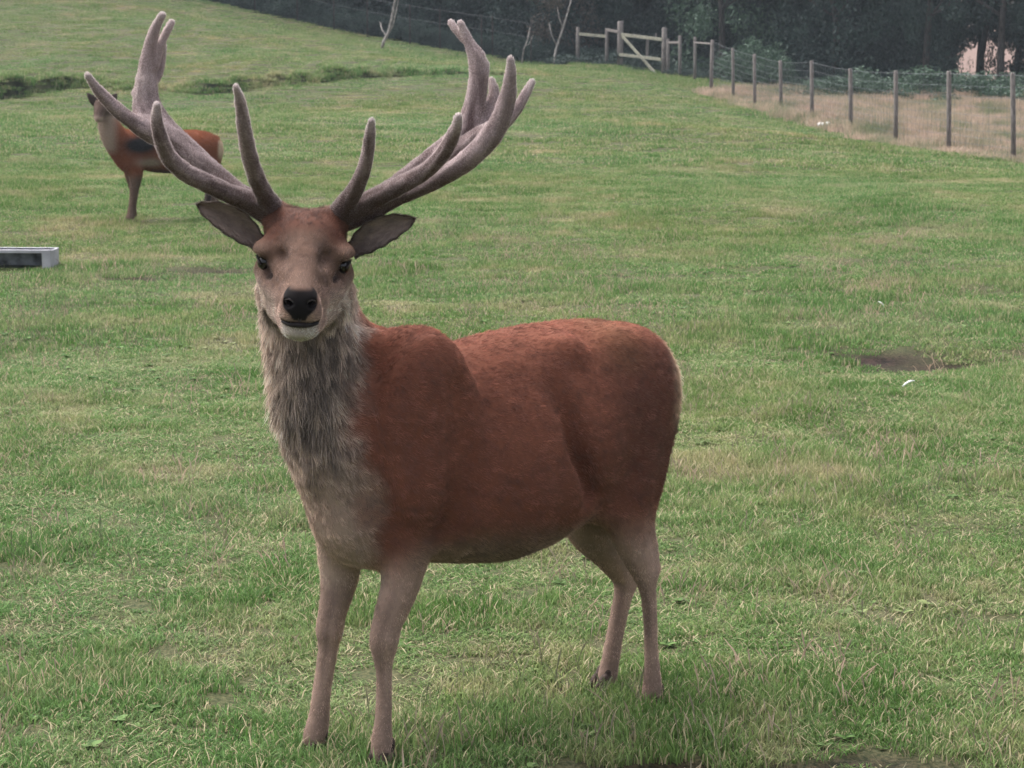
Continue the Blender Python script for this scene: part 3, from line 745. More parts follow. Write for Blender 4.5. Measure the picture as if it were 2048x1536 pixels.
# small white feathers in the grass
FEA = simple('feather_white', (.75, .76, .72), .6, 40, .1, 0)
def feather(px, py, ang_, L_, label):
    g = G(px, py); z = HGT(g[0], g[1]) + .05
    V = []; Fc = []
    for s in range(7):
        t_ = s / 6; w = .006 * math.sin(math.pi * min(1, t_ * .85 + .12)) + .001
        V += [(t_ * L_, -w, .02 * math.sin(t_ * 3) + .002), (t_ * L_, 0, .02 * math.sin(t_ * 3) + .006), (t_ * L_, w, .02 * math.sin(t_ * 3) + .002)]
    for s in range(6): b_ = 3 * s; Fc += [(b_, b_+3, b_+4, b_+1), (b_+1, b_+4, b_+5, b_+2)]
    me = mesh_np('feather', np.array(V), Fc); o_ = link('feather', me, FEA); o_.location = (g[0], g[1], z)
    o_.rotation_euler = (.7, ang_[0], ang_[1]); so = o_.modifiers.new('s', 'SOLIDIFY'); so.thickness = .0015
    tag(o_, label, 'feather')
feather(1756, 614, (.95, .1), .07, 'small white feather in the grass above the muddy scrape')
feather(1804, 790, (-.35, .35), .085, 'white feather lying in the grass below the muddy scrape')
STONE = simple('pale_stone', (.6, .58, .55), .8, 12, .2, .3)
for px, py, s, lb in ((1643, 258, .11, 'left of two pale stones at the foot of the wire fence'), (1657, 264, .13, 'right of two pale stones at the foot of the wire fence')):
    q = gz_at(P(px, py, 63.5)); r_ = np.random.default_rng(px)
    import bmesh
    bm = bmesh.new(); bmesh.ops.create_icosphere(bm, subdivisions=3, radius=1)
    for v in bm.verts: v.co *= 1 + .35 * (float(vnoise(np.array([v.co.x, v.co.y, v.co.z]) + px, .7)) - .5)
    me = bpy.data.meshes.new('stone'); bm.to_mesh(me); bm.free(); me.polygons.foreach_set('use_smooth', [True] * len(me.polygons))
    o_ = link('stone', me, STONE); o_.location = q + [0, 0, s * .8]; o_.scale = (s * 1.3, s, s * .8); tag(o_, lb, 'stone')


# ------------------------------------------------------------------ thin evening haze
def haze(density):
    m = bpy.data.materials.new('haze'); m.use_nodes = True; nt = m.node_tree; nt.nodes.clear()
    out = nt.nodes.new('ShaderNodeOutputMaterial'); v = nt.nodes.new('ShaderNodeVolumePrincipled')
    v.inputs['Color'].default_value = (.80, .92, 1.0, 1); v.inputs['Density'].default_value = density; v.inputs['Anisotropy'].default_value = 0
    nt.links.new(v.outputs[0], out.inputs['Volume'])
    zlo, zhi = float(gz.min()) - 1, 60.0
    x0, x1, y0, y1 = -1100, 1100, -60, 2300
    V = [(x, y, z) for z in (zlo, zhi) for y in (y0, y1) for x in (x0, x1)]
    F = [(0, 2, 3, 1), (4, 5, 7, 6), (0, 1, 5, 4), (2, 6, 7, 3), (0, 4, 6, 2), (1, 3, 7, 5)]
    o = link('haze', mesh_np('haze', np.array(V, float), F, False), m); o['kind'] = 'stuff'
haze(.00034)
# ------------------------------------------------------------------ animals: smooth-union field -> one continuous mesh
class Field:
    def __init__(s, xs, ys, zs):
        s.a = [np.asarray(q, np.float32) for q in (xs, ys, zs)]
        s.F = np.full([len(q) for q in s.a], .5, np.float32)
    def sub(s, lo, hi):
        sl = []
        for q, l_, h_ in zip(s.a, lo, hi):
            i = max(0, np.searchsorted(q, l_) - 1); j = min(len(q), np.searchsorted(q, h_) + 1)
            if j <= i: return None
            sl.append(slice(i, j))
        return tuple(sl)
    def grid(s, sl):
        x, y, z = (q[w] for q, w in zip(s.a, sl))
        return x[:, None, None], y[None, :, None], z[None, None, :]
    def union(s, sl, d, k):
        f = s.F[sl]
        if k <= 0: s.F[sl] = np.minimum(f, d); return
        h = np.maximum(k - np.abs(f - d), 0) / k
        s.F[sl] = np.minimum(f, d) - h * h * k * .25
    def carve(s, sl, d, k):
        f = s.F[sl]; d = -d
        h = np.maximum(k - np.abs(f - d), 0) / k
        s.F[sl] = np.maximum(f, d) + h * h * k * .25
    def ell(s, c, r, rot=None, k=.03, cut=False):
        c = np.asarray(c, float); r = np.asarray(r, float); m = r.max() + k + .03
        sl = s.sub(c - m, c + m)
        if sl is None: return
        x, y, z = s.grid(sl); x = x - c[0]; y = y - c[1]; z = z - c[2]
        if rot is not None:
            M = np.asarray(rot, float)      # rows: the ellipsoid's axes
            x, y, z = (M[i, 0] * x + M[i, 1] * y + M[i, 2] * z for i in range(3))
        k0 = np.sqrt((x / r[0]) ** 2 + (y / r[1]) ** 2 + (z / r[2]) ** 2)
        k1 = np.sqrt((x / r[0] ** 2) ** 2 + (y / r[1] ** 2) ** 2 + (z / r[2] ** 2) ** 2) + 1e-6
        d = (k0 * (k0 - 1) / k1).astype(np.float32)
        (s.carve if cut else s.union)(sl, d, k)
    def chain(s, pts, rad, k=.03, flat=None, fs=1.0, sub=4, cut=False):
        """smooth tapered tube; flat = (axis), fs = widening along that axis (scalar or per point)"""
        pts = np.asarray(pts, float); rad = np.asarray(rad, float); n = len(pts)
        fsv = np.broadcast_to(np.asarray(fs, float), (n,))
        tt = np.linspace(0, n - 1, (n - 1) * sub + 1)
        def cr(v):
            v = np.asarray(v, float); o = []
            for t_ in tt:
                i = min(int(t_), n - 2); f = t_ - i
                p0 = v[max(i - 1, 0)]; p1 = v[i]; p2 = v[i + 1]; p3 = v[min(i + 2, n - 1)]
                o.append(.5 * ((2 * p1) + (-p0 + p2) * f + (2 * p0 - 5 * p1 + 4 * p2 - p3) * f ** 2 + (-p0 + 3 * p1 - 3 * p2 + p3) * f ** 3))
            return np.array(o)
        pp, rr, ff = cr(pts), np.maximum(cr(rad), .002), cr(fsv)
        m = (rr * np.maximum(ff, 1)).max() + k + .02
        sl = s.sub(pp.min(0) - m, pp.max(0) + m)
        if sl is None: return
        D = np.full(s.F[sl].shape, 9., np.float32); org = [w.start for w in sl]
        for i in range(len(pp) - 1):
            a_, b_ = pp[i], pp[i + 1]; mm = max(rr[i] * max(1, ff[i]), rr[i + 1] * max(1, ff[i + 1])) + k + .02
            s2 = s.sub(np.minimum(a_, b_) - mm, np.maximum(a_, b_) + mm)
            if s2 is None: continue
            x, y, z = s.grid(s2); x = x - a_[0]; y = y - a_[1]; z = z - a_[2]
            d = b_ - a_; L2 = float((d * d).sum()) + 1e-12
            t_ = np.clip((x * d[0] + y * d[1] + z * d[2]) / L2, 0, 1)
            x = x - t_ * d[0]; y = y - t_ * d[1]; z = z - t_ * d[2]
            q = x * x + y * y + z * z
            if flat is not None:
                fa = np.asarray(flat, float); fa = fa / np.linalg.norm(fa)
                al = x * fa[0] + y * fa[1] + z * fa[2]; w = ff[i] + (ff[i + 1] - ff[i]) * t_
                q = q - al * al * (1 - 1 / (w * w))
            dd = (np.sqrt(np.maximum(q, 0)) - (rr[i] + (rr[i + 1] - rr[i]) * t_)).astype(np.float32)
            loc_ = tuple(slice(w.start - o_, w.stop - o_) for w, o_ in zip(s2, org))
            D[loc_] = np.minimum(D[loc_], dd)
        (s.carve if cut else s.union)(sl, D, k)
    def mesh(s, smooth=2):
        Fv = s.F; nx, ny, nz = Fv.shape; ins = Fv < 0
        c = [ins[i:nx-1+i, j:ny-1+j, k:nz-1+k] for i in (0, 1) for j in (0, 1) for k in (0, 1)]
        any_ = np.logical_or.reduce(c); all_ = np.logical_and.reduce(c); act = any_ & ~all_
        ci = np.argwhere(act); vid = np.full(act.shape, -1, np.int64); vid[act] = np.arange(len(ci))
        acc = np.zeros((len(ci), 3)); cnt = np.zeros(len(ci))
        X = [q.astype(float) for q in s.a]
        corners = [(i, j, k) for i in (0, 1) for j in (0, 1) for k in (0, 1)]
        for a_ in corners:
            for ax in range(3):
                if a_[ax]: continue
                b_ = list(a_); b_[ax] = 1
                ia = ci + a_; ib = ci + b_
                fa = Fv[ia[:, 0], ia[:, 1], ia[:, 2]]; fb = Fv[ib[:, 0], ib[:, 1], ib[:, 2]]
                m = (fa < 0) != (fb < 0); t_ = np.where(m, fa / np.where(m, fa - fb, 1), 0)
                for q in range(3):
                    pa = X[q][ia[:, q]]; pb = X[q][ib[:, q]]
                    acc[:, q] += np.where(m, pa + (pb - pa) * t_, 0)
                cnt += m
        V = acc / cnt[:, None]
        quads = []
        for ax in range(3):
            u, v = [(1, 2), (2, 0), (0, 1)][ax]
            sl0 = [slice(1, None)] * 3; sl0[ax] = slice(0, -1); sl1 = list(sl0); sl1[ax] = slice(1, None)
            # edges along ax from grid point p to p+ax, interior in the two other axes
            rng_ = [slice(1, d - 1) for d in Fv.shape]; rng_[ax] = slice(0, Fv.shape[ax] - 1)
            r2 = list(rng_); r2[ax] = slice(1, Fv.shape[ax])
            A = ins[tuple(rng_)]; B = ins[tuple(r2)]
            e = np.argwhere(A != B); off = np.array([1, 1, 1]); off[ax] = 0; p = e + off
            flip = A[A != B]
            du = np.zeros(3, int); du[u] = 1; dv_ = np.zeros(3, int); dv_[v] = 1
            q = [vid[tuple((p - du - dv_).T)], vid[tuple((p - dv_).T)], vid[tuple(p.T)], vid[tuple((p - du).T)]]
            Q = np.stack(q, 1); Q[~flip] = Q[~flip][:, ::-1]; quads.append(Q)
        Q = np.concatenate(quads)
        for _ in range(smooth):
            S = np.zeros_like(V); N = np.zeros(len(V))
            for i in range(4):
                a_, b_ = Q[:, i], Q[:, (i + 1) % 4]
                for c_ in range(3):
                    S[:, c_] += np.bincount(a_, V[b_, c_], len(V)) + np.bincount(b_, V[a_, c_], len(V))
                N += np.bincount(a_, minlength=len(V)) + np.bincount(b_, minlength=len(V))
            V = V * .45 + S / N[:, None] * .55
        return V, Q
def vnormals(V, Q):
    n = np.cross(V[Q[:, 2]] - V[Q[:, 0]], V[Q[:, 3]] - V[Q[:, 1]])
    N = np.zeros_like(V)
    for c_ in range(3):
        for i in range(4): N[:, c_] += np.bincount(Q[:, i], n[:, c_], len(V))
    return N / (np.linalg.norm(N, axis=1)[:, None] + 1e-12)
def axis(*segs):
    """piecewise spacing: (start, step) pairs and a final end"""
    o = []
    for (a_, st), (b_, _) in zip(segs[:-1], segs[1:]):
        n_ = max(1, int(round((b_ - a_) / st))); o += list(np.linspace(a_, b_, n_, endpoint=False))
    return np.array(o + [segs[-1][0]])

def sample_surface(V, Q, n, r, weight=None):
    """random points on the mesh: returns face index and 4 bilinear weights"""
    a_ = np.linalg.norm(np.cross(V[Q[:, 2]] - V[Q[:, 0]], V[Q[:, 3]] - V[Q[:, 1]]), axis=1)
    if weight is not None: a_ = a_ * weight
    cs = np.cumsum(a_); f = np.searchsorted(cs, r.random(n) * cs[-1]); f = np.minimum(f, len(Q) - 1)
    u, v = r.random(n), r.random(n)
    w = np.stack([(1 - u) * (1 - v), u * (1 - v), u * v, (1 - u) * v], 1)
    return f, w
def interp(A, Q, f, w):
    return (A[Q[f]] * w[..., None]).sum(1) if A.ndim > 1 else (A[Q[f]] * w).sum(1)

def hair_obj(name, roots, dirs, nrm, length, rad, cols, mat_, parent, lift, droop, r, wobble=.15, tipc=None, npts=4):
    n = len(roots)
    rl = r.normal(size=(n, 3)); pts = []
    L_ = length[:, None]
    d0 = dirs + nrm * lift[:, None] + rl * wobble; d0 /= np.linalg.norm(d0, axis=1)[:, None]
    d1 = dirs + nrm * lift[:, None] * .35 + rl * wobble * 1.2 + np.array([0, 0, -1.]) * droop; d1 /= np.linalg.norm(d1, axis=1)[:, None]
    p = roots - nrm * .002
    pts.append(p)
    for k in range(1, npts):
        t_ = k / (npts - 1); d = d0 * (1 - t_) + d1 * t_; d /= np.linalg.norm(d, axis=1)[:, None]
        p = p + d * L_ / (npts - 1); pts.append(p)
    pts = np.stack(pts, 1)
    hc = bpy.data.hair_curves.new(name)
    hc.add_curves([npts] * n)
    hc.position_data.foreach_set('vector', pts.astype(np.float32).ravel())
    ra = hc.attributes.get('radius') or hc.attributes.new('radius', 'FLOAT', 'POINT')
    prof = np.linspace(1, .25, npts)
    ra.data.foreach_set('value', (np.repeat(rad, npts) * np.tile(prof, n)).astype(np.float32))
    if tipc is None: tipc = cols
    c = np.ones((n, npts, 4), np.float32)
    for k in range(npts):
        t_ = k / (npts - 1); c[:, k, :3] = cols * (1 - t_) + tipc * t_
    at = hc.attributes.new('hcol', 'FLOAT_COLOR', 'POINT'); at.data.foreach_set('color', c.ravel())
    hc.materials.append(mat_)
    o_ = bpy.data.objects.new(name, hc); COL.objects.link(o_)
    if parent is not None:
        o_.parent = parent; o_.matrix_parent_inverse = Matrix.LocRotScale(parent.location, parent.rotation_euler, None).inverted()
    o_['kind'] = 'stuff'
    return o_
def hair_mat(name='fur'):
    m, n, l, out = mat(name)
    att = n.new('ShaderNodeAttribute'); att.attribute_name = 'hcol'
    d = n.new('ShaderNodeBsdfDiffuse'); t_ = n.new('ShaderNodeBsdfTranslucent'); mx = n.new('ShaderNodeMixShader'); mx.inputs[0].default_value = .38
    g = n.new('ShaderNodeBsdfHair'); g.component = 'Reflection'; g.inputs['RoughnessU'].default_value = .35; g.inputs['RoughnessV'].default_value = .6
    g.inputs['Color'].default_value = (.5, .47, .45, 1)
    ad = n.new('ShaderNodeMixShader'); ad.inputs[0].default_value = .07
    l.new(att.outputs['Color'], d.inputs[0]); l.new(att.outputs['Color'], t_.inputs[0])
    l.new(d.outputs[0], mx.inputs[1]); l.new(t_.outputs[0], mx.inputs[2]); l.new(mx.outputs[0], ad.inputs[1]); l.new(g.outputs[0], ad.inputs[2])
    l.new(ad.outputs[0], out.inputs[0]); return m
def skin_mat(name, rough=.9, bump=.0):
    m, n, l, out = mat(name)
    att = n.new('ShaderNodeAttribute'); att.attribute_name = 'hcol'
    b = n.new('ShaderNodeBsdfPrincipled'); b.inputs['Roughness'].default_value = rough; b.inputs['Specular IOR Level'].default_value = .1
    geo = n.new('ShaderNodeNewGeometry'); nz = n.new('ShaderNodeTexNoise'); nz.inputs['Scale'].default_value = 90; nz.inputs['Detail'].default_value = 3
    l.new(geo.outputs['Position'], nz.inputs['Vector'])
    mr = n.new('ShaderNodeMapRange'); l.new(nz.outputs[0], mr.inputs[0]); mr.inputs[3].default_value = .65; mr.inputs[4].default_value = 1.25
    mm = n.new('ShaderNodeVectorMath'); mm.operation = 'SCALE'; l.new(att.outputs['Color'], mm.inputs[0]); l.new(mr.outputs[0], mm.inputs['Scale'])
    l.new(mm.outputs[0], b.inputs['Base Color']); l.new(b.outputs[0], out.inputs[0]); return m
FUR = hair_mat(); SKIN = skin_mat('skin')

# ---- the stag: local frame (a = towards the chest, l = its left side, z = up)
O3 = np.array([.362, 6.94, 0.]); FA = np.array([-.80, -.60, 0.]); LA = np.array([.60, -.80, 0.]); UP = np.array([0, 0, 1.])
def W(a_, l_, z): return O3 + FA * a_ + LA * l_ + UP * z
def LP(px, py, l_):
    """world point on the stag's vertical plane at lateral offset l_"""
    r = ray(px, py); t_ = ((O3 + LA * l_ - CAMP) @ LA) / (r @ LA); return CAMP + r * t_
def loc3(p): q = p - O3; return np.stack([q @ FA, q @ LA, q[..., 2]], -1)
def rpx(p, r_): return r_ * p[1] / FPX

HX, HY = (-.74, -.38), (5.82, 6.42)
fld = Field(axis((-.95, .009), (HX[0], .0042), (HX[1], .009), (.64, 0)), axis((5.75, .0045), (HY[1], .009), (7.4, 0)), axis((-.03, .008), (1.30, .0042), (1.66, 0)))
# torso: cross-sections along the spine
TS = np.array([  # a, top, bottom, half width, z of widest part
 (-.150, .98, .93, .02, .96), (-.137, 1.03, .86, .07, .95), (-.105, 1.08, .79, .115, .95), (-.04, 1.135, .74, .155, .95), (.02, 1.17, .71, .17, .94), (.13, 1.19, .665, .185, .92),
 (.25, 1.195, .585, .252, .84), (.40, 1.19, .530, .288, .78), (.54, 1.175, .508, .296, .76), (.68, 1.155, .522, .256, .79), (.82, 1.16, .54, .235, .82), (.94, 1.18, .57, .185, .85),
 (1.03, 1.165, .61, .155, .86), (1.09, 1.12, .66, .125, .86), (1.14, 1.04, .74, .09, .87), (1.17, .95, .82, .04, .88)])
def torso(F_):
    lo = np.array([-.95, 5.9, .3]); hi = np.array([.64, 7.4, 1.35])
    sl = F_.sub(lo, hi); x, y, z = F_.grid(sl)
    a_ = (x - O3[0]) * FA[0] + (y - O3[1]) * FA[1]; l_ = (x - O3[0]) * LA[0] + (y - O3[1]) * LA[1]
    ac = np.clip(a_, TS[0, 0], TS[-1, 0])
    aa = np.linspace(TS[0, 0], TS[-1, 0], 400)
    def cub(col):
        v = np.interp(aa, TS[:, 0], TS[:, col]); kx = np.exp(-np.linspace(-2, 2, 25) ** 2); kx /= kx.sum()
        return np.convolve(np.pad(v, 12, 'edge'), kx, 'valid')
    f = [cub(c) for c in (1, 2, 3, 4)]
    top, bot, wd, zm = (np.interp(ac, aa, q) for q in f)
    hz = np.where(z > zm, np.maximum(top - zm, .01), np.maximum(zm - bot, .01))
    ex = np.clip((z - zm) / hz, -9, 9)
    q = np.sqrt((l_ / wd) ** 2 + ex ** 2)
    # flatter over the back
    d = (q - 1) * np.minimum(wd, hz) * (.55 + .45 / np.maximum(q, .3))
    over = np.maximum(np.maximum(TS[0, 0] - a_, a_ - TS[-1, 0]), 0)
    d = np.where(over > 0, np.sqrt(np.maximum(d, 0) ** 2 + over ** 2) + np.minimum(d, 0) * 0 + over * .2, d)
    F_.union(sl, d.astype(np.float32), .0)
torso(fld)
# near (left) hind leg
def leg(pts, l0s, k=.05, fs=1.25, flat=FA):
    pp = [LP(px, py, l_) for (px, py, r_), l_ in zip(pts, l0s)]
    rr = [rpx(p, r_) for p, (_, _, r_) in zip(pp, pts)]
    fld.chain(pp, rr, k=k, flat=flat, fs=fs, sub=4)
    return pp
def hoofpos(px, py):
    return G(px, py, .0)
# near hind (its left)
leg([(1250, 800, 72), (1246, 900, 68), (1243, 985, 58), (1252, 1050, 42), (1273, 1110, 30), (1290, 1156, 22), (1297, 1190, 17), (1300, 1235, 15), (1302, 1282, 14.5), (1304, 1330, 16), (1305, 1365, 20), (1304, 1395, 23)],
    [.085, .10, .115, .125, .13, .13, .13, .13, .13, .13, .13, .13], k=.05, fs=[1.3, 1.3, 1.2, 1.1, 1.1, 1.05, 1, 1, 1, 1, 1, 1])
leg([(1318, 860, 24), (1306, 960, 22), (1294, 1035, 15), (1306, 1090, 9), (1307, 1135, 11)], [.10, .11, .125, .13, .13], k=.05, fs=1)   # hamstring to point of hock
leg([(1205, 830, 46), (1200, 930, 40), (1208, 1010, 30)], [.10, .12, .13], k=.06, fs=1)          # front of the thigh
# far hind (its right), set a little forward
leg([(1215, 880, 74), (1190, 985, 74), (1186, 1045, 60), (1215, 1096, 42), (1246, 1148, 27), (1248, 1180, 21), (1240, 1220, 18.5), (1228, 1280, 18), (1218, 1335, 20), (1209, 1370, 24), (1204, 1390, 26)],
    [-.09, -.10, -.11, -.11, -.11, -.11, -.11, -.11, -.11, -.11, -.11], k=.05, fs=1)
leg([(1272, 1090, 13), (1268, 1140, 14), (1260, 1165, 13)], [-.11, -.11, -.11], k=.03, fs=1)
# forelegs
fore_near = [(835, 800, 62), (832, 900, 62), (826, 980, 60), (822, 1050, 54), (812, 1110, 47), (801, 1169, 40), (787, 1212, 35), (774, 1248, 31), (768, 1282, 30), (767, 1312, 22), (768, 1345, 16.5), (768, 1400, 16.5), (766, 1445, 18), (764, 1480, 22), (764, 1510, 24)]
leg(fore_near, [.10, .115, .12, .12, .115, .11, .105, .1, .1, .1, .1, .1, .1, .1, .1], k=.05, fs=1, flat=FA)
fore_far = [(690, 900, 60), (684, 1000, 56), (680, 1060, 50), (679, 1104, 45), (680, 1147, 40), (673, 1190, 33.5), (664, 1230, 29), (659, 1262, 28), (657, 1290, 21), (650, 1341, 19), (643, 1384, 19), (639, 1427, 21), (634, 1455, 24), (630, 1475, 25)]
leg(fore_far, [-.11] * 14, k=.05, fs=1, flat=FA)
# shoulder blade mass, near side, with its hind edge
fld.ell(LP(846, 815, .172), (.13, .20, .070), rot=[FA * .96 + UP * .28, -FA * .28 + UP * .96, LA], k=.09)
fld.ell(LP(826, 712, .075), (.11, .08, .07), rot=[FA, UP, LA], k=.07)
fld.ell(LP(848, 960, .190), (.09, .12, .062), rot=[FA, UP, LA], k=.05)
fld.ell(W(1.0, 0, 1.16), (.12, .06, .05), rot=[FA, LA, UP], k=.06)
# haunch
fld.ell(LP(1230, 790, .11), (.16, .18, .07), rot=[FA, UP, LA], k=.07)
fld.ell(LP(1276, 748, .07), (.09, .11, .08), rot=[FA, UP, LA], k=.08)
# brisket
fld.ell(P(712, 1035, 6.34), (.12, .13, .11), k=.06)
fld.ell(P(738, 1082, 6.36), (.08, .10, .065), k=.05)
# creases: behind the elbow, flank fold in front of the thigh
fld.chain([LP(922, 780, .245), LP(938, 880, .272), LP(938, 980, .262), LP(908, 1065, .225)], [.016, .034, .042, .032], k=.07, cut=True)
fld.chain([LP(1112, 770, .225), LP(1138, 840, .245), LP(1152, 905, .250), LP(1178, 985, .235)], [.008, .020, .028, .026], k=.07, cut=True)
fld.ell(LP(1078, 738, .285), (.06, .05, .05), k=.09, cut=True)
fld.ell(LP(1128, 705, .135), (.045, .04, .04), k=.06)
# neck: thick, maned, rising and turned to the camera
fld.chain([P(613, 545, 6.34), P(616, 620, 6.33), P(622, 700, 6.33), P(640, 790, 6.33), P(668, 880, 6.34), P(700, 960, 6.36)],
          [.114, .122, .122, .128, .132, .125], k=.05, flat=[0, 1, 0], fs=[1.15, 1.2, 1.25, 1.3, 1.3, 1.2])
fld.chain([P(640, 620, 6.46), P(690, 700, 6.56), P(745, 720, 6.66)], [.09, .105, .10], k=.06)
fld.chain([P(700, 760, 6.48), P(740, 850, 6.48), P(770, 950, 6.5)], [.11, .13, .12], k=.07)

# head frame: u to the picture's right, n towards the nose, w up; rolled about 3 degrees
ro = R(3.2); dn = R(10)
n_ = np.array([0.055, -math.cos(dn), -math.sin(dn)]); n_ /= np.linalg.norm(n_); w0 = np.array([0, -math.sin(dn), math.cos(dn)]); u0 = np.array([1., .055, 0]); u0 /= np.linalg.norm(u0)
u_ = u0 * math.cos(ro) - w0 * math.sin(ro); w_ = w0 * math.cos(ro) + u0 * math.sin(ro)
HC = P(608, 519, 6.16)
def H_(u, n, w): return HC + u_ * u + n_ * n + w_ * w
HR = [u_, n_, w_]
fld.ell(H_(0, -.06, .005), (.108, .13, .105), rot=HR, k=.03)
fld.ell(H_(0, -.05, .054), (.090, .10, .05), rot=HR, k=.04)           # poll between the pedicles
for s_ in (-1, 1):
    fld.chain([H_(.062 * s_, -.10, .07), H_(.085 * s_, -.12, .092)], [.045, .034], k=.04)   # pedicle
    fld.ell(H_(.102 * s_, .004, .026), (.034, .046, .024), rot=HR, k=.03)   # brow
    fld.chain([H_(.09 * s_, -.05, -.05), H_(.075 * s_, .06, -.06), H_(.042 * s_, .15, -.07)], [.045, .036, .027], k=.035)  # cheek bone
    fld.chain([H_(.075 * s_, -.10, -.12), H_(.06 * s_, .0, -.125), H_(.035 * s_, .12, -.12), H_(.018 * s_, .21, -.122)], [.055, .05, .036, .028], k=.035)  # jaw
    fld.ell(H_(.027 * s_, .245, -.076), (.030, .038, .030), rot=HR, k=.02)   # upper lip
    fld.ell(H_(.026 * s_, .268, -.044), (.021, .022, .022), rot=HR, k=.018)   # nostril wing
fld.chain([H_(0, -.02, .0), H_(0, .08, -.012), H_(0, .17, -.042), H_(0, .25, -.056)], [.088, .070, .052, .041], k=.03, flat=u_, fs=[1.1, 1.05, 1.0, .98])
fld.chain([H_(0, .0, .045), H_(0, .10, .025), H_(0, .18, -.006), H_(0, .25, -.026)], [.046, .036, .030, .026], k=.03, flat=u_, fs=1.1)
fld.ell(H_(0, .246, -.122), (.038, .034, .022), rot=HR, k=.02)             # chin
fld.ell(H_(0, .16, -.118), (.045, .09, .035), rot=HR, k=.04)
# eye sockets, gland slits, nostrils, mouth
for s_ in (-1, 1):
    fld.ell(H_(.119 * s_, .018, -.006), (.018, .026, .016), rot=HR, k=.018, cut=True)
    fld.chain([H_(.094 * s_, .045, -.025), H_(.078 * s_, .085, -.035)], [.009, .007], k=.012, cut=True)
    fld.ell(H_(.056 * s_, .10, .028), (.014, .040, .012), rot=HR, k=.03, cut=True)
    fld.ell(H_(.030 * s_, .285, -.040), (.013, .034, .0105), rot=HR, k=.006, cut=True)
fld.chain([H_(-.046, .255, -.094), H_(-.02, .285, -.100), H_(.02, .285, -.100), H_(.046, .255, -.094)], [.0045, .006, .006, .0045], k=.006, cut=True)

sV, sQ = fld.mesh(2)
# drop stray islands? keep it simple: field is one body
sN = vnormals(sV, sQ)
sL = loc3(sV)
hd = np.stack([(sV - HC) @ u_, (sV - HC) @ n_, (sV - HC) @ w_], -1)
# image of the stag's coat: colours by region of the body (they stay put whatever the light)
def mixc(c, d, w): w = np.clip(w, 0, 1)[:, None]; return c * (1 - w) + np.asarray(d) * w
A_, Lx, Z_ = sL.T; U_, N_, Wd = hd.T
nz1 = fbm(sV, .09, 3); nz2 = fbm(sV, .03, 2, 5.)
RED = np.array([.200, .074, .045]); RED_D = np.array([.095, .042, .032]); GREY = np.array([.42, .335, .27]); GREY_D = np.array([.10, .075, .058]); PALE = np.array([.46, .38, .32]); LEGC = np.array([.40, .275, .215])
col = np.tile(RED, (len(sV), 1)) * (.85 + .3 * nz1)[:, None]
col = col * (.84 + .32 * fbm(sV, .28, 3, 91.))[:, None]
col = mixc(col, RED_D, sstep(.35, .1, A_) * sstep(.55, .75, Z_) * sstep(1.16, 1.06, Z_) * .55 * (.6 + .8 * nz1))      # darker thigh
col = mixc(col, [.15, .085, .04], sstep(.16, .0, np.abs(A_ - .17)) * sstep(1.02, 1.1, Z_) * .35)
belly = sstep(.66, .54, Z_ - .05 * nz1) * sstep(.2, .3, A_) * sstep(1.0, .9, A_)
col = mixc(col, [.19, .125, .085], belly)
rump = sstep(.0, -.115, A_ + .03 * (nz1 - .5)) * sstep(.8, .98, Z_)
col = mixc(col, [.72, .55, .40], rump)
legw = np.maximum(sstep(.66, .48, Z_) * (A_ < .45), sstep(.64, .5, Z_) * (A_ > .72))
col = mixc(col, LEGC * .95, legw); 
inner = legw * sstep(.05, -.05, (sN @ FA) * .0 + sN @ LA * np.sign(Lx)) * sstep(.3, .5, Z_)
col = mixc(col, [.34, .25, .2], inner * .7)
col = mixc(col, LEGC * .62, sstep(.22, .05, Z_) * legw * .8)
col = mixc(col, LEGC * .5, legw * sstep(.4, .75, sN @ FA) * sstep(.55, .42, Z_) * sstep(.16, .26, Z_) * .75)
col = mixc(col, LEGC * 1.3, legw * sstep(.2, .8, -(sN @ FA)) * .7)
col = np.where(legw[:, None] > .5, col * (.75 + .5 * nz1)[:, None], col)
chest = sstep(-.62, -.5, -0 * A_ + 0) * 0
front = sstep(.0, .5, sN @ np.array([-.45, -.85, 0.])) 
xx_ = sV[:, 0]
# mane: grey front of neck and chest, running down to the brisket between the forelegs
zc = np.interp(Z_, [.55, .75, .95, 1.1, 1.3], [-.50, -.525, -.55, -.565, -.565]); wc = np.interp(Z_, [.55, .75, .95, 1.1, 1.3, 1.4], [.075, .085, .10, .105, .10, .11])
nz3 = fbm(sV, .16, 3, 95.)
mane = sstep(1.9, .6, np.abs(xx_ - zc + .10 * (nz3 - .5)) / wc + .8 * (nz1 - .5)) * sstep(6.66, 6.36, sV[:, 1] + .12 * (nz3 - .5)) * sstep(.70, .95, A_ + .1 * (nz3 - .5)) * sstep(.48, .56, Z_ + .04 * nz1)
mane = mane * (1 - sstep(.04, .10, N_) * (Wd > -.3)) * sstep(-.05, -.12, Wd)
col = mixc(col, GREY, mane)
core = sstep(1.0, .45, np.abs(xx_ - (zc + .005)) / wc) * sstep(.62, .8, Z_) * (A_ > .8)
col = mixc(col, GREY * .62, core * .6)
lowch = mane * sstep(1.04, .72, Z_ + .06 * (nz1 - .5))
col = mixc(col, [.37, .265, .205], lowch * .9)
mane = mane * (1 - lowch)
throat = np.exp(-((Wd + .17) / .06) ** 2) * (sV[:, 1] < 6.40) * (Z_ > 1.2) * (np.abs(U_) < .19)
throat = throat * sstep(.02, .07, np.abs(U_))
col = mixc(col, [.56, .45, .38], throat * .9)
edge = sstep(-.62, -.68, xx_ ) * (Z_ < 1.45) * (Z_ > .5) * (A_ > .8)
headw = (sV[:, 1] < 6.45) & (Z_ > 1.2)
hw = headw & (N_ > -.22) & (Wd > -.20)
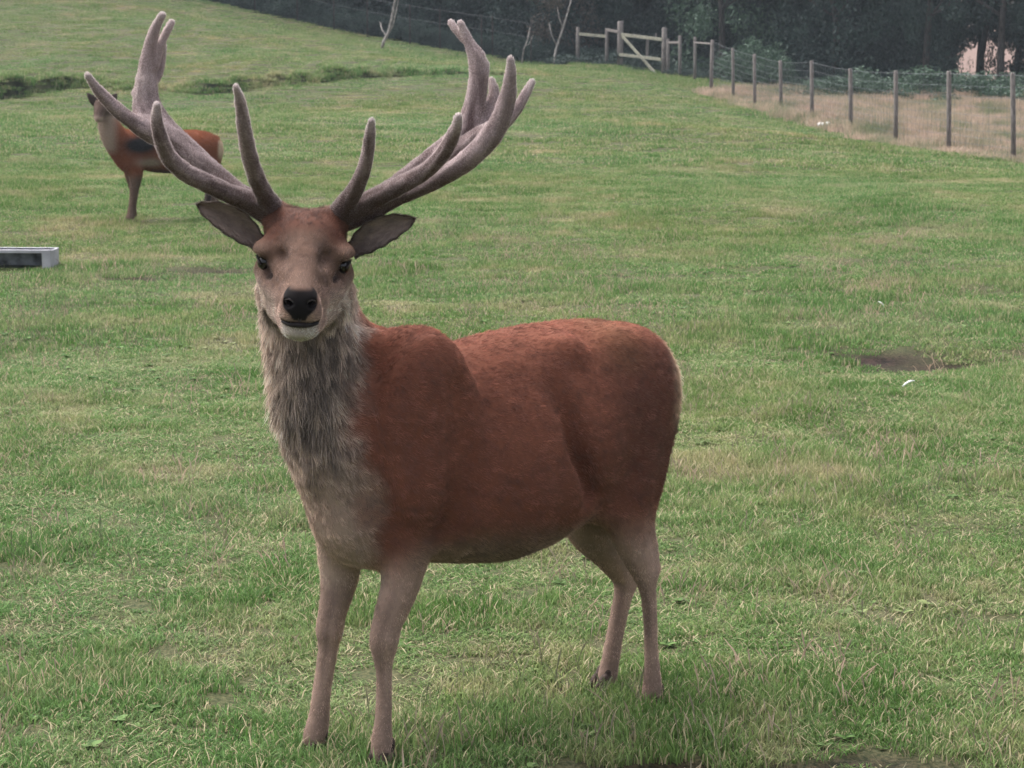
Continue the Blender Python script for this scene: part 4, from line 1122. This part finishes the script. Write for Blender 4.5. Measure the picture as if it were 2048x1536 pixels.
hwf = hw * np.maximum(sstep(-.20, -.07, Wd) * sstep(-.18, -.06, N_), sstep(.02, .08, N_) * sstep(-.20, -.17, Wd))
hc = np.tile(np.array([.150, .090, .064]), (len(sV), 1)) * (.55 + .9 * nz2)[:, None]
hc = mixc(hc, [.13, .055, .036], sstep(.02, .065, Wd) * sstep(.07, -.0, N_))     # crown
hc = mixc(hc, [.20, .13, .098], np.exp(-((np.abs(U_) - .0) / .05) ** 2) * sstep(-.02, .05, N_) * sstep(.06, .03, Wd) * .6)
hc = mixc(hc, [.085, .058, .048], np.exp(-((np.abs(U_) - .045) / .022) ** 2 - ((N_ - .10) / .07) ** 2) * sstep(-.05, .0, Wd) * .4)  # dark stripes beside the nose bridge
hc = mixc(hc, [.37, .285, .235], sstep(-.03, -.09, Wd) * .95)          # pale cheek, jaw
hc = mixc(hc, [.32, .21, .165], sstep(.13, .18, N_) * sstep(.0, -.04, Wd) * .7)
hc = mixc(hc, [.21, .135, .10], np.exp(-((np.abs(U_) - .115) / .02) ** 2 - ((Wd - .03) / .02) ** 2) * .8)        # brow edge
hc = mixc(hc, [.46, .40, .35], sstep(-.100, -.108, Wd) * sstep(.12, .17, N_) * sstep(.055, .035, np.abs(U_)))       # white chin
hc = mixc(hc, [.03, .022, .02], np.exp(-((np.abs(U_) - .110) / .02) ** 2 - ((N_ - .02) / .035) ** 2 - ((Wd + .008) / .016) ** 2) * 1.4)  # eye rim
hc = mixc(hc, [.04, .03, .026], np.exp(-((np.abs(U_) - .086) / .014) ** 2 - ((N_ - .065) / .03) ** 2 - ((Wd + .032) / .012) ** 2))
mouth = np.exp(-((Wd + .097) / .008) ** 2) * sstep(.215, .25, N_) * sstep(.062, .05, np.abs(U_))
nose = sstep(.238, .25, N_ + .008 * nz1) * sstep(-.090, -.082, Wd) * sstep(1.08, .92, np.abs(U_) / np.interp(Wd, [-.09, -.072, -.05], [.014, .022, .044])) * sstep(.0, -.012, Wd)
hc = mixc(hc, [.014, .012, .012], np.maximum(mouth * 1.3, nose))
col = np.where(hw[:, None], col * (1 - hwf)[:, None] + hc * hwf[:, None], col)
nosem = nose * hw

stag = empty('stag', 'large red-brown stag with wide velvet antlers standing in the near field facing the camera', 'stag', tuple(W(.45, 0, 0)))
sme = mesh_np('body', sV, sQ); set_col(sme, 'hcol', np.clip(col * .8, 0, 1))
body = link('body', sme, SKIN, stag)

# ---- coat
hr = np.random.default_rng(5)
faceU = N_[sQ[:, 0]]; fh = hw[sQ[:, 0]]
def densw():
    w = np.ones(len(sQ)); q = sQ[:, 0]
    w[sN[q] @ np.array([0, -1, 0]) < -.35] = .35
    w[fh] = 3.0
    w[(nosem[q] > .3) | ((mouth[q] > .3) & fh)] = 0
    w[legw[q] > .5] = 1.8
    w[Z_[q] < .03] = 0
    return w
NH = 330000
f_, wt_ = sample_surface(sV, sQ, NH, hr, densw())
rp = interp(sV, sQ, f_, wt_); rn = interp(sN, sQ, f_, wt_); rn /= np.linalg.norm(rn, axis=1)[:, None]
rc = interp(col, sQ, f_, wt_); ra_ = interp(sL, sQ, f_, wt_); rh = interp(hd, sQ, f_, wt_); rm = interp(mane, sQ, f_, wt_); rleg = interp(legw, sQ, f_, wt_); rhw = interp(hwf.astype(float), sQ, f_, wt_); rru = interp(rump, sQ, f_, wt_)
flow = -FA[None] * .9 + UP[None] * -.45 + np.zeros_like(rp)
flow = flow * (1 - rleg)[:, None] + np.array([0.05, .05, -1.])[None] * rleg[:, None]
flow = flow * (1 - rm)[:, None] + np.array([.05, -.1, -1.])[None] * rm[:, None]
face = sstep(-.05, .05, rh[:, 1])
hflow = -n_[None] * .8 + w_[None] * .35 * face[:, None] + UP[None] * -.5 * (1 - face)[:, None]
flow = flow * (1 - rhw)[:, None] + hflow * rhw[:, None]
flow -= (flow * rn).sum(1)[:, None] * rn; flow /= np.linalg.norm(flow, axis=1)[:, None] + 1e-9
ln = np.full(NH, .017); ln = ln * (1 - rleg * .45); 
ln = ln * (1 - rm) + .052 * rm * np.interp(ra_[:, 2], [.55, .7, 1.0, 1.4], [.35, .6, 1.15, .8]); ln = ln * (1 - rhw) + rhw * (.010 + .010 * sstep(.05, .1, rh[:, 2]) * sstep(.05, -.03, rh[:, 1]))
ln = ln * (1 - rru) + .032 * rru
ln *= hr.uniform(.6, 1.25, NH)
lift = np.full(NH, .35); lift = lift * (1 - rhw * .2) + rm * .05
# locks: strands in a clump share a lean
clump = fbm(rp, .018, 2, 31.)[:, None]; cl2 = fbm(rp, .018, 2, 51.)[:, None]; side = np.cross(rn, flow)
big = (fbm(rp, .05, 2, 13.)[:, None] - .5)
flow = flow + side * ((clump - .5) * (1.0 + rm[:, None] * .6) + big * .5) + rn * ((cl2 - .5) * (.7 + rm[:, None]))
flow /= np.linalg.norm(flow, axis=1)[:, None]
fleck = fbm(np.stack([rp[:, 0] * .45, rp[:, 1] * .45, rp[:, 2] * 1.2], -1), .02, 3, 77.)[:, None]
var = hr.uniform(.72, 1.25, (NH, 1)) * (1 + (clump - .5) * 1.1) * (1 + (fleck - .5) * 1.5)
streak = fbm(np.stack([rp[:, 0] * 4.5, rp[:, 1] * 4.5, rp[:, 2] * .9], -1), .05, 3, 41.)
mcol = np.where((streak < .49)[:, None], GREY_D * .8, GREY * 1.4)
rc2 = rc * (1 - rm * .7)[:, None] + (mcol * (.55 + .55 * (1 - interp(core, sQ, f_, wt_)))[:, None]) * (rm * .7)[:, None]
crw = (sstep(.0, .05, rh[:, 2]) * sstep(.08, .02, rh[:, 1]) * rhw)[:, None]
tip = rc2 * (1.6 + .5 * rhw[:, None] * (1 - crw) - .25 * crw) + .03 * (1 - crw)  # tips lightened: rim light on the coat painted into the hair colour

hair_obj('fur', rp, flow, rn, ln, np.where(rhw > .5, .0005, np.where(rm > .4, .0008, .00062)), rc2 * var * .85, FUR, body, lift, .12, hr, .16, tipc=np.clip(tip * var, 0, 1))

# ---- ears
def ear(base, tip, side_s, upv):
    base = np.array(base); tip = np.array(tip); ax = tip - base; L_ = np.linalg.norm(ax); ax /= L_
    fwd = np.array([0, -1., -.05]); fwd = fwd - (fwd @ ax) * ax; fwd /= np.linalg.norm(fwd); cr_ = np.cross(ax, fwd)   # across the opening
    if cr_[2] < 0: cr_ = -cr_
    nt, ns = 26, 17; V = []; C = []
    for layer in (0, 1):
        for i in range(nt):
            t_ = i / (nt - 1)
            wd = .0405 * (np.sin(np.pi * min(1, (t_ * .95 + .05)) ** .95) ** .62) * (1 - .10 * t_) + .0015
            if t_ < .25: wd = max(wd, .024)
            bend = .012 * np.sin(t_ * np.pi)
            for j in range(ns):
                s = -1 + 2 * j / (ns - 1)
                rim = 1 - abs(s) ** 4
                cup = (.042 * (1 - s * s) * (1 - t_ * .75) + .004)
                p = base + ax * (t_ * L_) + cr_ * (s * wd + bend + .0018 * math.sin(t_ * 31 + s * 3) * abs(s)) - fwd * (cup + (.004 * rim + .0015 if layer else 0))
                V.append(p)
                if layer: c = np.array([.10, .062, .046])
                else:
                    c = np.array([.20, .155, .13]) * (.75 + .8 * fbm(np.array([[t_ * 3, s * 1.5, side_s]]), .5, 2)[0])
                    if abs(s) > .88 or t_ > .96: c = np.array([.022, .018, .017])
                C.append(c)
    Fc = []
    for layer in (0, 1):
        b_ = layer * nt * ns
        for i in range(nt - 1):
            for j in range(ns - 1):
                q = (b_ + i * ns + j, b_ + i * ns + j + 1, b_ + (i + 1) * ns + j + 1, b_ + (i + 1) * ns + j); Fc.append(q if layer else q[::-1])
    o2 = nt * ns
    for i in range(nt - 1):
        for j in (0, ns - 1):
            Fc.append((i * ns + j, (i + 1) * ns + j, o2 + (i + 1) * ns + j, o2 + i * ns + j))
    for j in range(ns - 1): Fc.append(((nt - 1) * ns + j, (nt - 1) * ns + j + 1, o2 + (nt - 1) * ns + j + 1, o2 + (nt - 1) * ns + j))
    V = np.array(V); Fc = np.array(Fc); C = np.array(C)
    me = mesh_np('ear', V, Fc); set_col(me, 'hcol', C); e = link('ear', me, SKIN, stag)
    N2 = vnormals(V, Fc); inn = np.arange(len(V)) < nt * ns
    ctr = (base + tip) / 2
    N2[inn] = np.where(((N2[inn] @ fwd) < 0)[:, None], -N2[inn], N2[inn]); N2[~inn] = np.where(((N2[~inn] @ fwd) > 0)[:, None], -N2[~inn], N2[~inn])
    n_h = 9000; ff, ww = sample_surface(V, Fc, n_h, hr)
    p = interp(V, Fc, ff, ww); nn = interp(N2, Fc, ff, ww); nn /= np.linalg.norm(nn, axis=1)[:, None] + 1e-9; c = interp(C, Fc, ff, ww)
    fl = ax[None] * 1.0 + (p - ctr) * 3; fl -= (fl * nn).sum(1)[:, None] * nn; fl /= np.linalg.norm(fl, axis=1)[:, None]
    inner_ = (nn @ fwd) > .3; lng = np.where(inner_ & (hr.random(n_h) < .35), .018, .006) * hr.uniform(.6, 1.2, n_h)
    cc = np.where((inner_ & (hr.random(n_h) < .3))[:, None], np.array([.26, .22, .2]), c) * hr.uniform(.7, 1.3, (n_h, 1))
    hair_obj('ear_fur', p, fl, nn, lng, np.full(n_h, .0004), cc, FUR, e, np.full(n_h, .4), .05, hr, .2)
    return e
ear(P(520, 488, 6.25), P(393, 409, 6.27), -1, 1)
ear(P(701, 503, 6.24), P(829, 438, 6.24), 1, 1)

# ---- eyes
EYE = simple('eye', (.012, .008, .006), .1, 30, .2, 0, spec=.45)
LID = simple('eyelid', (.03, .02, .018), .5, 60, .3, .2)
import bmesh
def ball(name, c, r, m_, parent, scale=(1, 1, 1), seg=28):
    bm = bmesh.new(); bmesh.ops.create_uvsphere(bm, u_segments=seg, v_segments=seg // 2, radius=1)
    M_ = np.array([u_, n_, w_]).T
    for v in bm.verts:
        q = M_ @ (np.array(v.co) * np.array(scale) * r) + np.array(c); v.co = q
    me = bpy.data.meshes.new(name); bm.to_mesh(me); bm.free(); me.polygons.foreach_set('use_smooth', [True] * len(me.polygons))
    return link(name, me, m_, parent)
for s_ in (-1, 1):
    ball('eye', H_(.1025 * s_, .016, -.009), .0215, EYE, stag)
    lid = []
    for t_ in np.linspace(-1, 1, 12):
        lid.append(H_((.1235 - .006 * t_ * t_ * 0 - .010 * abs(t_) ** 2 * (1 if t_ > 0 else .6)) * s_, .014 + .024 * t_, -.006 + .015 * math.cos(t_ * 1.5) - .004))
    link('eyelid', tubes_mesh('eyelid', [(lid, [.0035] * 12, 7)]), LID, stag)
    lr = []
    la = []
    for t_ in np.linspace(-.8, .9, 60):      # lashes along the upper lid
        p0 = H_((.122 - .008 * t_ * t_) * s_, .014 + .022 * t_, .004 + .008 * math.cos(t_ * 1.5)); lr.append(p0); la.append(u_ * s_ * .9 + n_ * .3 * t_ - w_ * .25)
    lr = np.array(lr); la = np.array(la)
    hair_obj('lashes', lr, la, np.tile(w_ * 1.0, (60, 1)), np.full(60, .008), np.full(60, .0003), np.full((60, 3), .02), FUR, stag, np.full(60, .1), .0, hr, .1)

# ---- nose pad: wet, dark, two nostrils
NOSE = simple('nose_leather', (.07, .052, .056), .42, 110, .35, .5, spec=.35)
nf = Field(axis((HC[0] - .09, .0022), (HC[0] + .09, 0)), axis((5.8, .0022), (5.98, 0)), axis((H_(0, .28, -.055)[2] - .07, .0022), (H_(0, .28, -.055)[2] + .07, 0)))
nf.ell(H_(0, .264, -.040), (.030, .026, .022), rot=HR, k=.004)
nf.ell(H_(0, .264, -.074), (.0145, .028, .022), rot=HR, k=.012)
for s_ in (-1, 1):
    nf.ell(H_(.024 * s_, .267, -.036), (.0175, .022, .017), rot=HR, k=.010)
for s_ in (-1, 1):
    nf.ell(H_(.0275 * s_, .284, -.041), (.0105, .034, .0075), rot=[u_ * .85 + w_ * .5 * s_, n_, -u_ * .5 * s_ + w_ * .85], k=.005, cut=True)
    nf.chain([H_(.036 * s_, .288, -.045), H_(.045 * s_, .276, -.056)], [.006, .004], k=.004, cut=True)
nf.chain([H_(0, .293, -.05), H_(0, .288, -.092)], [.0022, .0018], k=.003, cut=True)
v_, q_ = nf.mesh(1); link('nose', mesh_np('nose', v_, q_), NOSE, stag)
# lower lip
nf = Field(axis((HC[0] - .09, .0025), (HC[0] + .09, 0)), axis((5.75, .0025), (6.02, 0)), axis((H_(0, .27, -.096)[2] - .05, .0025), (H_(0, .27, -.096)[2] + .05, 0)))
nf.chain([H_(-.046, .250, -.101), H_(-.025, .275, -.0995), H_(0, .284, -.098), H_(.025, .275, -.0995), H_(.046, .250, -.101)], [.0035, .006, .007, .006, .0035], k=.003)
LIP = simple('lip_skin', (.022, .016, .016), .6, 90, .3, .2, spec=.2)
v_, q_ = nf.mesh(1); link('lip', mesh_np('lip', v_, q_), LIP, stag)

# ---- cloven hooves
HOOF = simple('hoof_horn', (.075, .052, .042), .75, 60, .4, .3, spec=.15)
def hoof(c, fwd, w=.026):
    fwd = np.array(fwd, float); fwd[2] = 0; fwd /= np.linalg.norm(fwd); sd = np.cross(UP, fwd)
    for s in (-1, 1):
        fc = Field(axis((c[0] - .09, .004), (c[0] + .09, 0)), axis((c[1] - .09, .004), (c[1] + .09, 0)), axis((-.012, .004), (.09, 0)))
        cc = np.array([c[0], c[1], 0]) + sd * s * w * .62
        fc.chain([cc + fwd * .034 + UP * .009, cc + fwd * .014 + UP * .026, cc - fwd * .010 + UP * .042, cc - fwd * .016 + UP * .058], [.008, .016, .019, .016], k=.01, flat=sd, fs=.85)
        fc.chain([cc + fwd * .02 + UP * .012, cc - fwd * .02 + UP * .014], [.013, .015], k=.01, flat=sd, fs=.85)
        v, q = fc.mesh(1); v[:, 2] = np.maximum(v[:, 2], .001)
        link('hoof', mesh_np('hoof', v, q), HOOF, stag)
zoff = lambda c: None
for (px, py, l_), fw in (((1304, 1404, .13), FA + LA * .35), ((1203, 1396, -.11), FA + LA * .1), ((764, 1516, .10), FA + LA * .35), ((630, 1480, -.11), FA - LA * .0)):
    c = LP(px, py, l_); hoof(c, fw)

# ---- antlers in velvet
def antler(parts, palm, xr, yr, zr, step=.0048):
    fa = Field(axis((xr[0], step), (xr[1], 0)), axis((yr[0], step), (yr[1], 0)), axis((zr[0], step), (zr[1], 0)))
    for pl_, k, fl, fs in parts:
        pts = [P(a_, b_, c_) for a_, b_, c_, _ in pl_]; rr = [rpx(p, max(q[3] * .97 - 1.0, 5)) for p, q in zip(pts, pl_)]
        fa.chain(pts, rr, k=k, flat=fl, fs=fs, sub=5)
    V, Q = fa.mesh(1); N = vnormals(V, Q)
    # grain running along each tine: shallow grooves and darker streaks
    S = []; Tn = []; Al = []
    for ci_, (pl_, k, fl, fs) in enumerate(parts):
        p_ = np.array([P(a_, b_, c_) for a_, b_, c_, _ in pl_]); seg = np.linalg.norm(np.diff(p_, axis=0), axis=1); cu = np.r_[0, np.cumsum(seg)]
        tt = np.linspace(0, cu[-1], 60); q_ = np.stack([np.interp(tt, cu, p_[:, i]) for i in range(3)], 1)
        dd = np.gradient(q_, axis=0); dd /= np.linalg.norm(dd, axis=1)[:, None] + 1e-9
        S.append(q_); Tn.append(dd); Al.append(tt + ci_ * 1.7)
    S = np.concatenate(S); Tn = np.concatenate(Tn); Al = np.concatenate(Al)
    ni = np.concatenate([((V[i:i+4000, None] - S[None]) ** 2).sum(-1).argmin(1) for i in range(0, len(V), 4000)])
    pv = V - S[ni]; pv = pv - (pv * Tn[ni]).sum(1)[:, None] * Tn[ni]; pv /= np.linalg.norm(pv, axis=1)[:, None] + 1e-9
    gr = fbm(pv * .02 + Al[ni][:, None] * np.array([.10, .07, .0]), .009, 3, 9.)
    V = V + N * ((gr - .5) * .005)[:, None]
    tipd = np.min([np.linalg.norm(V - P(*pl_[-1][:3]), axis=1) for pl_, *_ in parts], axis=0)
    # shallow gutters and pearling of antler under velvet
    V = V + N * ((fbm(V, .02, 2) - .5) * .0035)[:, None]
    N = vnormals(V, Q)
    c0 = np.array([.125, .085, .08]); c1 = np.array([.37, .295, .285]); dk = np.array([.075, .050, .044])
    h = V[:, 2]; m = fbm(V * np.array([1, 1, .3]), .03, 3, 3.); m = sstep(.3, .7, m)
    m = m * .45 + sstep(.36, .62, gr) * .55; C = c0 * (1 - m)[:, None] + c1 * m[:, None]
    C = mixc(C, [.42, .35, .33], sstep(.06, .01, tipd) * .8)
    C = mixc(C, dk, sstep(1.74, 1.56, h) * .8); C = mixc(C, c1 * 1.15, sstep(1.72, 2.1, h) * .5)
    me = mesh_np('antler', V, Q); set_col(me, 'hcol', C * .85); an = link('antler', me, SKIN, stag)
    n_h = 150000; ff, ww = sample_surface(V, Q, n_h, hr)
    p = interp(V, Q, ff, ww); nn = interp(N, Q, ff, ww); nn /= np.linalg.norm(nn, axis=1)[:, None]; c = interp(C, Q, ff, ww)
    fl = np.tile(UP, (n_h, 1)); fl = fl - (fl * nn).sum(1)[:, None] * nn; fl /= np.linalg.norm(fl, axis=1)[:, None] + 1e-6
    lng = hr.random(n_h) < .4
    hair_obj('velvet', p, fl * .5, nn, np.where(lng, hr.uniform(.005, .0075, n_h), hr.uniform(.003, .005, n_h)), np.full(n_h, .0003), c * hr.uniform(.7, 1.2, (n_h, 1)), FUR, an, np.full(n_h, 1.0), 0, hr, .16, tipc=np.where(lng[:, None], np.clip(c * 2.0 + .26, 0, 1), c * 1.1), npts=3)  # pale tips on the long velvet hairs paint in a rim of light
    return an
FR = [0, 1, 0]
antler([
    ([(556, 452, 6.30, 27), (548, 425, 6.26, 26), (530, 392, 6.2, 20), (511, 350, 6.12, 18.5), (496, 300, 6.04, 16.5), (487, 250, 5.98, 15), (481, 205, 5.94, 12), (472, 174, 5.91, 8)], .02, None, 1),
    ([(548, 430, 6.27, 27), (520, 415, 6.26, 26), (490, 400, 6.24, 23), (453, 386, 6.2, 20.5), (405, 362, 6.15, 20), (368, 343, 6.1, 19.5), (338, 315, 6.05, 18), (322, 278, 6.0, 16), (314, 242, 5.97, 13), (314, 211, 5.95, 9.5)], .02, None, 1),
    ([(525, 412, 6.29, 23), (478, 388, 6.33, 17), (436, 356, 6.37, 15), (392, 318, 6.40, 15), (354, 284, 6.43, 16), (322, 248, 6.46, 19), (300, 205, 6.48, 21), (294, 150, 6.49, 19.5), (299, 100, 6.49, 15), (310, 60, 6.48, 11.5), (325, 30, 6.47, 8)], .03, [-.65, .35, -.7], [1, 1.5, 1.9, 1.9, 1.8, 1.4, 1.1, 1, 1, 1, 1]),
    ([(395, 325, 6.40, 14), (350, 285, 6.42, 17), (312, 262, 6.43, 22), (285, 240, 6.46, 20), (278, 205, 6.47, 12), (285, 165, 6.48, 10)], .03, None, 1),
    ([(315, 268, 6.43, 21), (285, 256, 6.42, 19), (255, 236, 6.40, 17), (225, 211, 6.38, 14.5), (198, 182, 6.36, 11.5), (175, 151, 6.34, 8)], .025, None, 1),
    ([(307, 130, 6.50, 12), (318, 95, 6.51, 10), (331, 68, 6.52, 9), (343, 45, 6.53, 8.5)], .012, None, 1),
    ([(305, 170, 6.50, 8), (317, 150, 6.52, 8), (323, 120, 6.53, 9), (327, 94, 6.53, 8.5)], .012, None, 1),
    ([(268, 186, 6.48, 7), (277, 190, 6.48, 8)], .012, None, 1),
    ], None,
    (-1.28, -.52), (5.85, 6.62), (1.50, 2.12))
antler([
    ([(668, 455, 6.30, 27), (676, 432, 6.26, 26), (696, 402, 6.2, 21), (714, 372, 6.14, 18), (728, 338, 6.09, 15.5), (736, 300, 6.05, 13.5), (740, 268, 6.02, 12), (743, 242, 6.0, 8.5)], .02, None, 1),
    ([(678, 440, 6.28, 27), (706, 424, 6.26, 26), (746, 398, 6.24, 22), (790, 376, 6.2, 20), (836, 352, 6.15, 18.5), (873, 323, 6.1, 17), (897, 290, 6.05, 15.5), (912, 256, 6.0, 13), (917, 234, 5.98, 9.5)], .02, None, 1),
    ([(700, 440, 6.30, 20), (746, 424, 6.28, 18), (790, 400, 6.27, 16), (845, 376, 6.26, 16), (892, 350, 6.24, 19), (937, 318, 6.22, 22), (975, 280, 6.2, 23.5), (1001, 240, 6.18, 21.5), (1015, 195, 6.16, 18.5), (1021, 150, 6.14, 13), (1020, 118, 6.13, 8.5)], .02, None, 1),
    ([(705, 425, 6.32, 20), (750, 395, 6.37, 19), (800, 362, 6.42, 19), (850, 325, 6.46, 20), (900, 292, 6.49, 25), (935, 255, 6.5, 26), (950, 205, 6.5, 22), (957, 160, 6.5, 20), (955, 122, 6.5, 19), (943, 96, 6.5, 13.5), (930, 68, 6.5, 9.5), (921, 47, 6.5, 8)], .03, None, 1),
    ([(925, 78, 6.51, 7), (912, 60, 6.52, 8), (902, 46, 6.53, 8.5)], .012, None, 1),
    ([(895, 318, 6.44, 22), (930, 295, 6.42, 24), (965, 270, 6.38, 22), (990, 255, 6.34, 16)], .035, None, 1),
    ([(962, 270, 6.5, 18), (974, 228, 6.52, 14), (988, 190, 6.54, 13), (983, 160, 6.55, 8)], .02, None, 1),
    ([(975, 272, 6.44, 17), (1012, 243, 6.46, 14), (1036, 214, 6.47, 12), (1052, 187, 6.48, 10.5), (1064, 164, 6.49, 8.5)], .02, None, 1),
    ([(963, 150, 6.5, 14), (972, 128, 6.51, 8)], .015, None, 1)], None,
    (-.53, .09), (5.9, 6.65), (1.50, 2.10))

# ------------------------------------------------------------------ second deer far behind
BY = 26.2
bC = P(352, 430, BY); bz = HGT(bC[0], bC[1]) 
k0 = BY / FPX
def B(px, py, dy=0.0):
    return P(px, py, BY + dy)
x0_, x1_ = B(150, 300)[0], B(470, 300)[0]
fb = Field(axis((x0_, .013), (x1_, 0)), axis((BY - .75, .013), (BY + .75, 0)), axis((bz - .02, .013), (B(300, 165)[2], 0)))
def bch(pl_, k=.05, **kw): fb.chain([B(a_, b_, c_) for a_, b_, c_, _ in pl_], [r_ * k0 for *_, r_ in pl_], k=k, **kw)
bch([(278, 300, -.25, 34), (310, 305, -.12, 38), (345, 305, .0, 40), (380, 302, .15, 42), (408, 300, .25, 36), (424, 300, .3, 22)], k=.03)
bch([(262, 290, -.28, 30), (262, 318, -.32, 27), (252, 325, -.36, 16)], k=.06)
bch([(250, 302, -.32, 29), (232, 278, -.38, 26), (218, 252, -.42, 21), (210, 226, -.44, 15)], k=.06)
bch([(209, 220, -.46, 16), (204, 211, -.52, 15), (200, 224, -.62, 11), (197, 236, -.68, 8.5)], k=.03)
bch([(268, 325, -.34, 20), (271, 350, -.36, 13), (269, 375, -.36, 9), (266, 400, -.36, 7), (262, 424, -.36, 7), (260, 436, -.38, 8)], k=.04)
bch([(262, 325, -.15, 18), (262, 350, -.15, 12), (268, 380, -.14, 8), (266, 405, -.14, 6), (266, 428, -.14, 7)], k=.04)
bch([(415, 315, .22, 26), (425, 345, .2, 15), (432, 372, .26, 9), (430, 395, .25, 7), (429, 412, .24, 7), (427, 426, .24, 8)], k=.05)
bch([(402, 315, .42, 24), (410, 345, .42, 14), (420, 372, .46, 9), (416, 395, .45, 7), (415, 418, .45, 7)], k=.05)
bch([(432, 276, .33, 5), (439, 287, .36, 5), (440, 300, .36, 4)], k=.04)
bV, bQ = fb.mesh(2); bN = vnormals(bV, bQ)
bpx = 1024 + bV[:, 0] / bV[:, 1] * FPX
hh = bV[:, 2] - bz; xl = bV[:, 0] - bC[0]
nn1 = fbm(bV, .2, 3)
bcol = np.tile(np.array([.20, .070, .036]), (len(bV), 1)) * (.8 + .4 * nn1)[:, None]
s1 = 26.2 / FPX
bcol = mixc(bcol, [.34, .26, .21], sstep((262 - 352) * s1, (240 - 352) * s1, xl) * sstep(.72, .85, hh) * sstep(1.28, 1.18, hh))
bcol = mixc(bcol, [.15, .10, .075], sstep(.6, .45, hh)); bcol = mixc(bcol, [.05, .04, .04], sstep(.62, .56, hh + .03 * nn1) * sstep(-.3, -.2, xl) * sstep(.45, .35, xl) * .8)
bcol = mixc(bcol, [.018, .018, .02], np.exp(-((xl - (296 - 352) * s1) / .17) ** 2 - ((hh - .86) / .09) ** 2) * 1.6)   # black patch on the flank
bcol = mixc(bcol, [.30, .24, .2], np.exp(-((xl - (312 - 352) * s1) / .12) ** 2 - ((hh - .66) / .05) ** 2) * 1.2)
bcol = mixc(bcol, [.45, .36, .26], sstep((432 - 352) * s1, (438 - 352) * s1, xl) * sstep(.62, .75, hh))
bcol = mixc(bcol, [.11, .075, .06], sstep(1.16, 1.22, hh))
hind = empty('red_deer', 'reddish deer with pale neck and a black patch on its flank, seen far behind the antlers', 'deer', (bC[0], BY, bz))
bme = mesh_np('body', bV, bQ); set_col(bme, 'hcol', bcol); bb = link('body', bme, SKIN, hind)
nb = 60000; ff, ww = sample_surface(bV, bQ, nb, hr)
p = interp(bV, bQ, ff, ww); nn = interp(bN, bQ, ff, ww); nn /= np.linalg.norm(nn, axis=1)[:, None]; c = interp(bcol, bQ, ff, ww)
fl = np.tile(np.array([.8, .2, -.5]), (nb, 1)); fl -= (fl * nn).sum(1)[:, None] * nn; fl /= np.linalg.norm(fl, axis=1)[:, None]
hair_obj('fur', p, fl, nn, hr.uniform(.012, .03, nb), np.full(nb, .0016), c * hr.uniform(.75, 1.25, (nb, 1)), FUR, bb, np.full(nb, .5), .1, hr, .2, tipc=c * 1.3)
def small_ear(b_, t_):
    b_ = np.array(b_); t_ = np.array(t_); ax = t_ - b_
    pts = [b_ + ax * q for q in np.linspace(0, 1, 7)]; rr = [.02, .04, .05, .05, .042, .028, .006]
    V, Fc = tube(pts, rr, 10); V = np.array(V); cen = np.array([b_ + ax * np.clip(((v - b_) @ ax) / (ax @ ax), 0, 1) for v in V]); d = V - cen; d[:, 1] *= .35; V = cen + d
    me = mesh_np('ear', V, Fc); set_col(me, 'hcol', np.tile([.05, .038, .034], (len(V), 1))); link('ear', me, SKIN, hind)
small_ear(B(200, 215, -.5), B(174, 186, -.5)); small_ear(B(214, 212, -.46), B(234, 187, -.42))
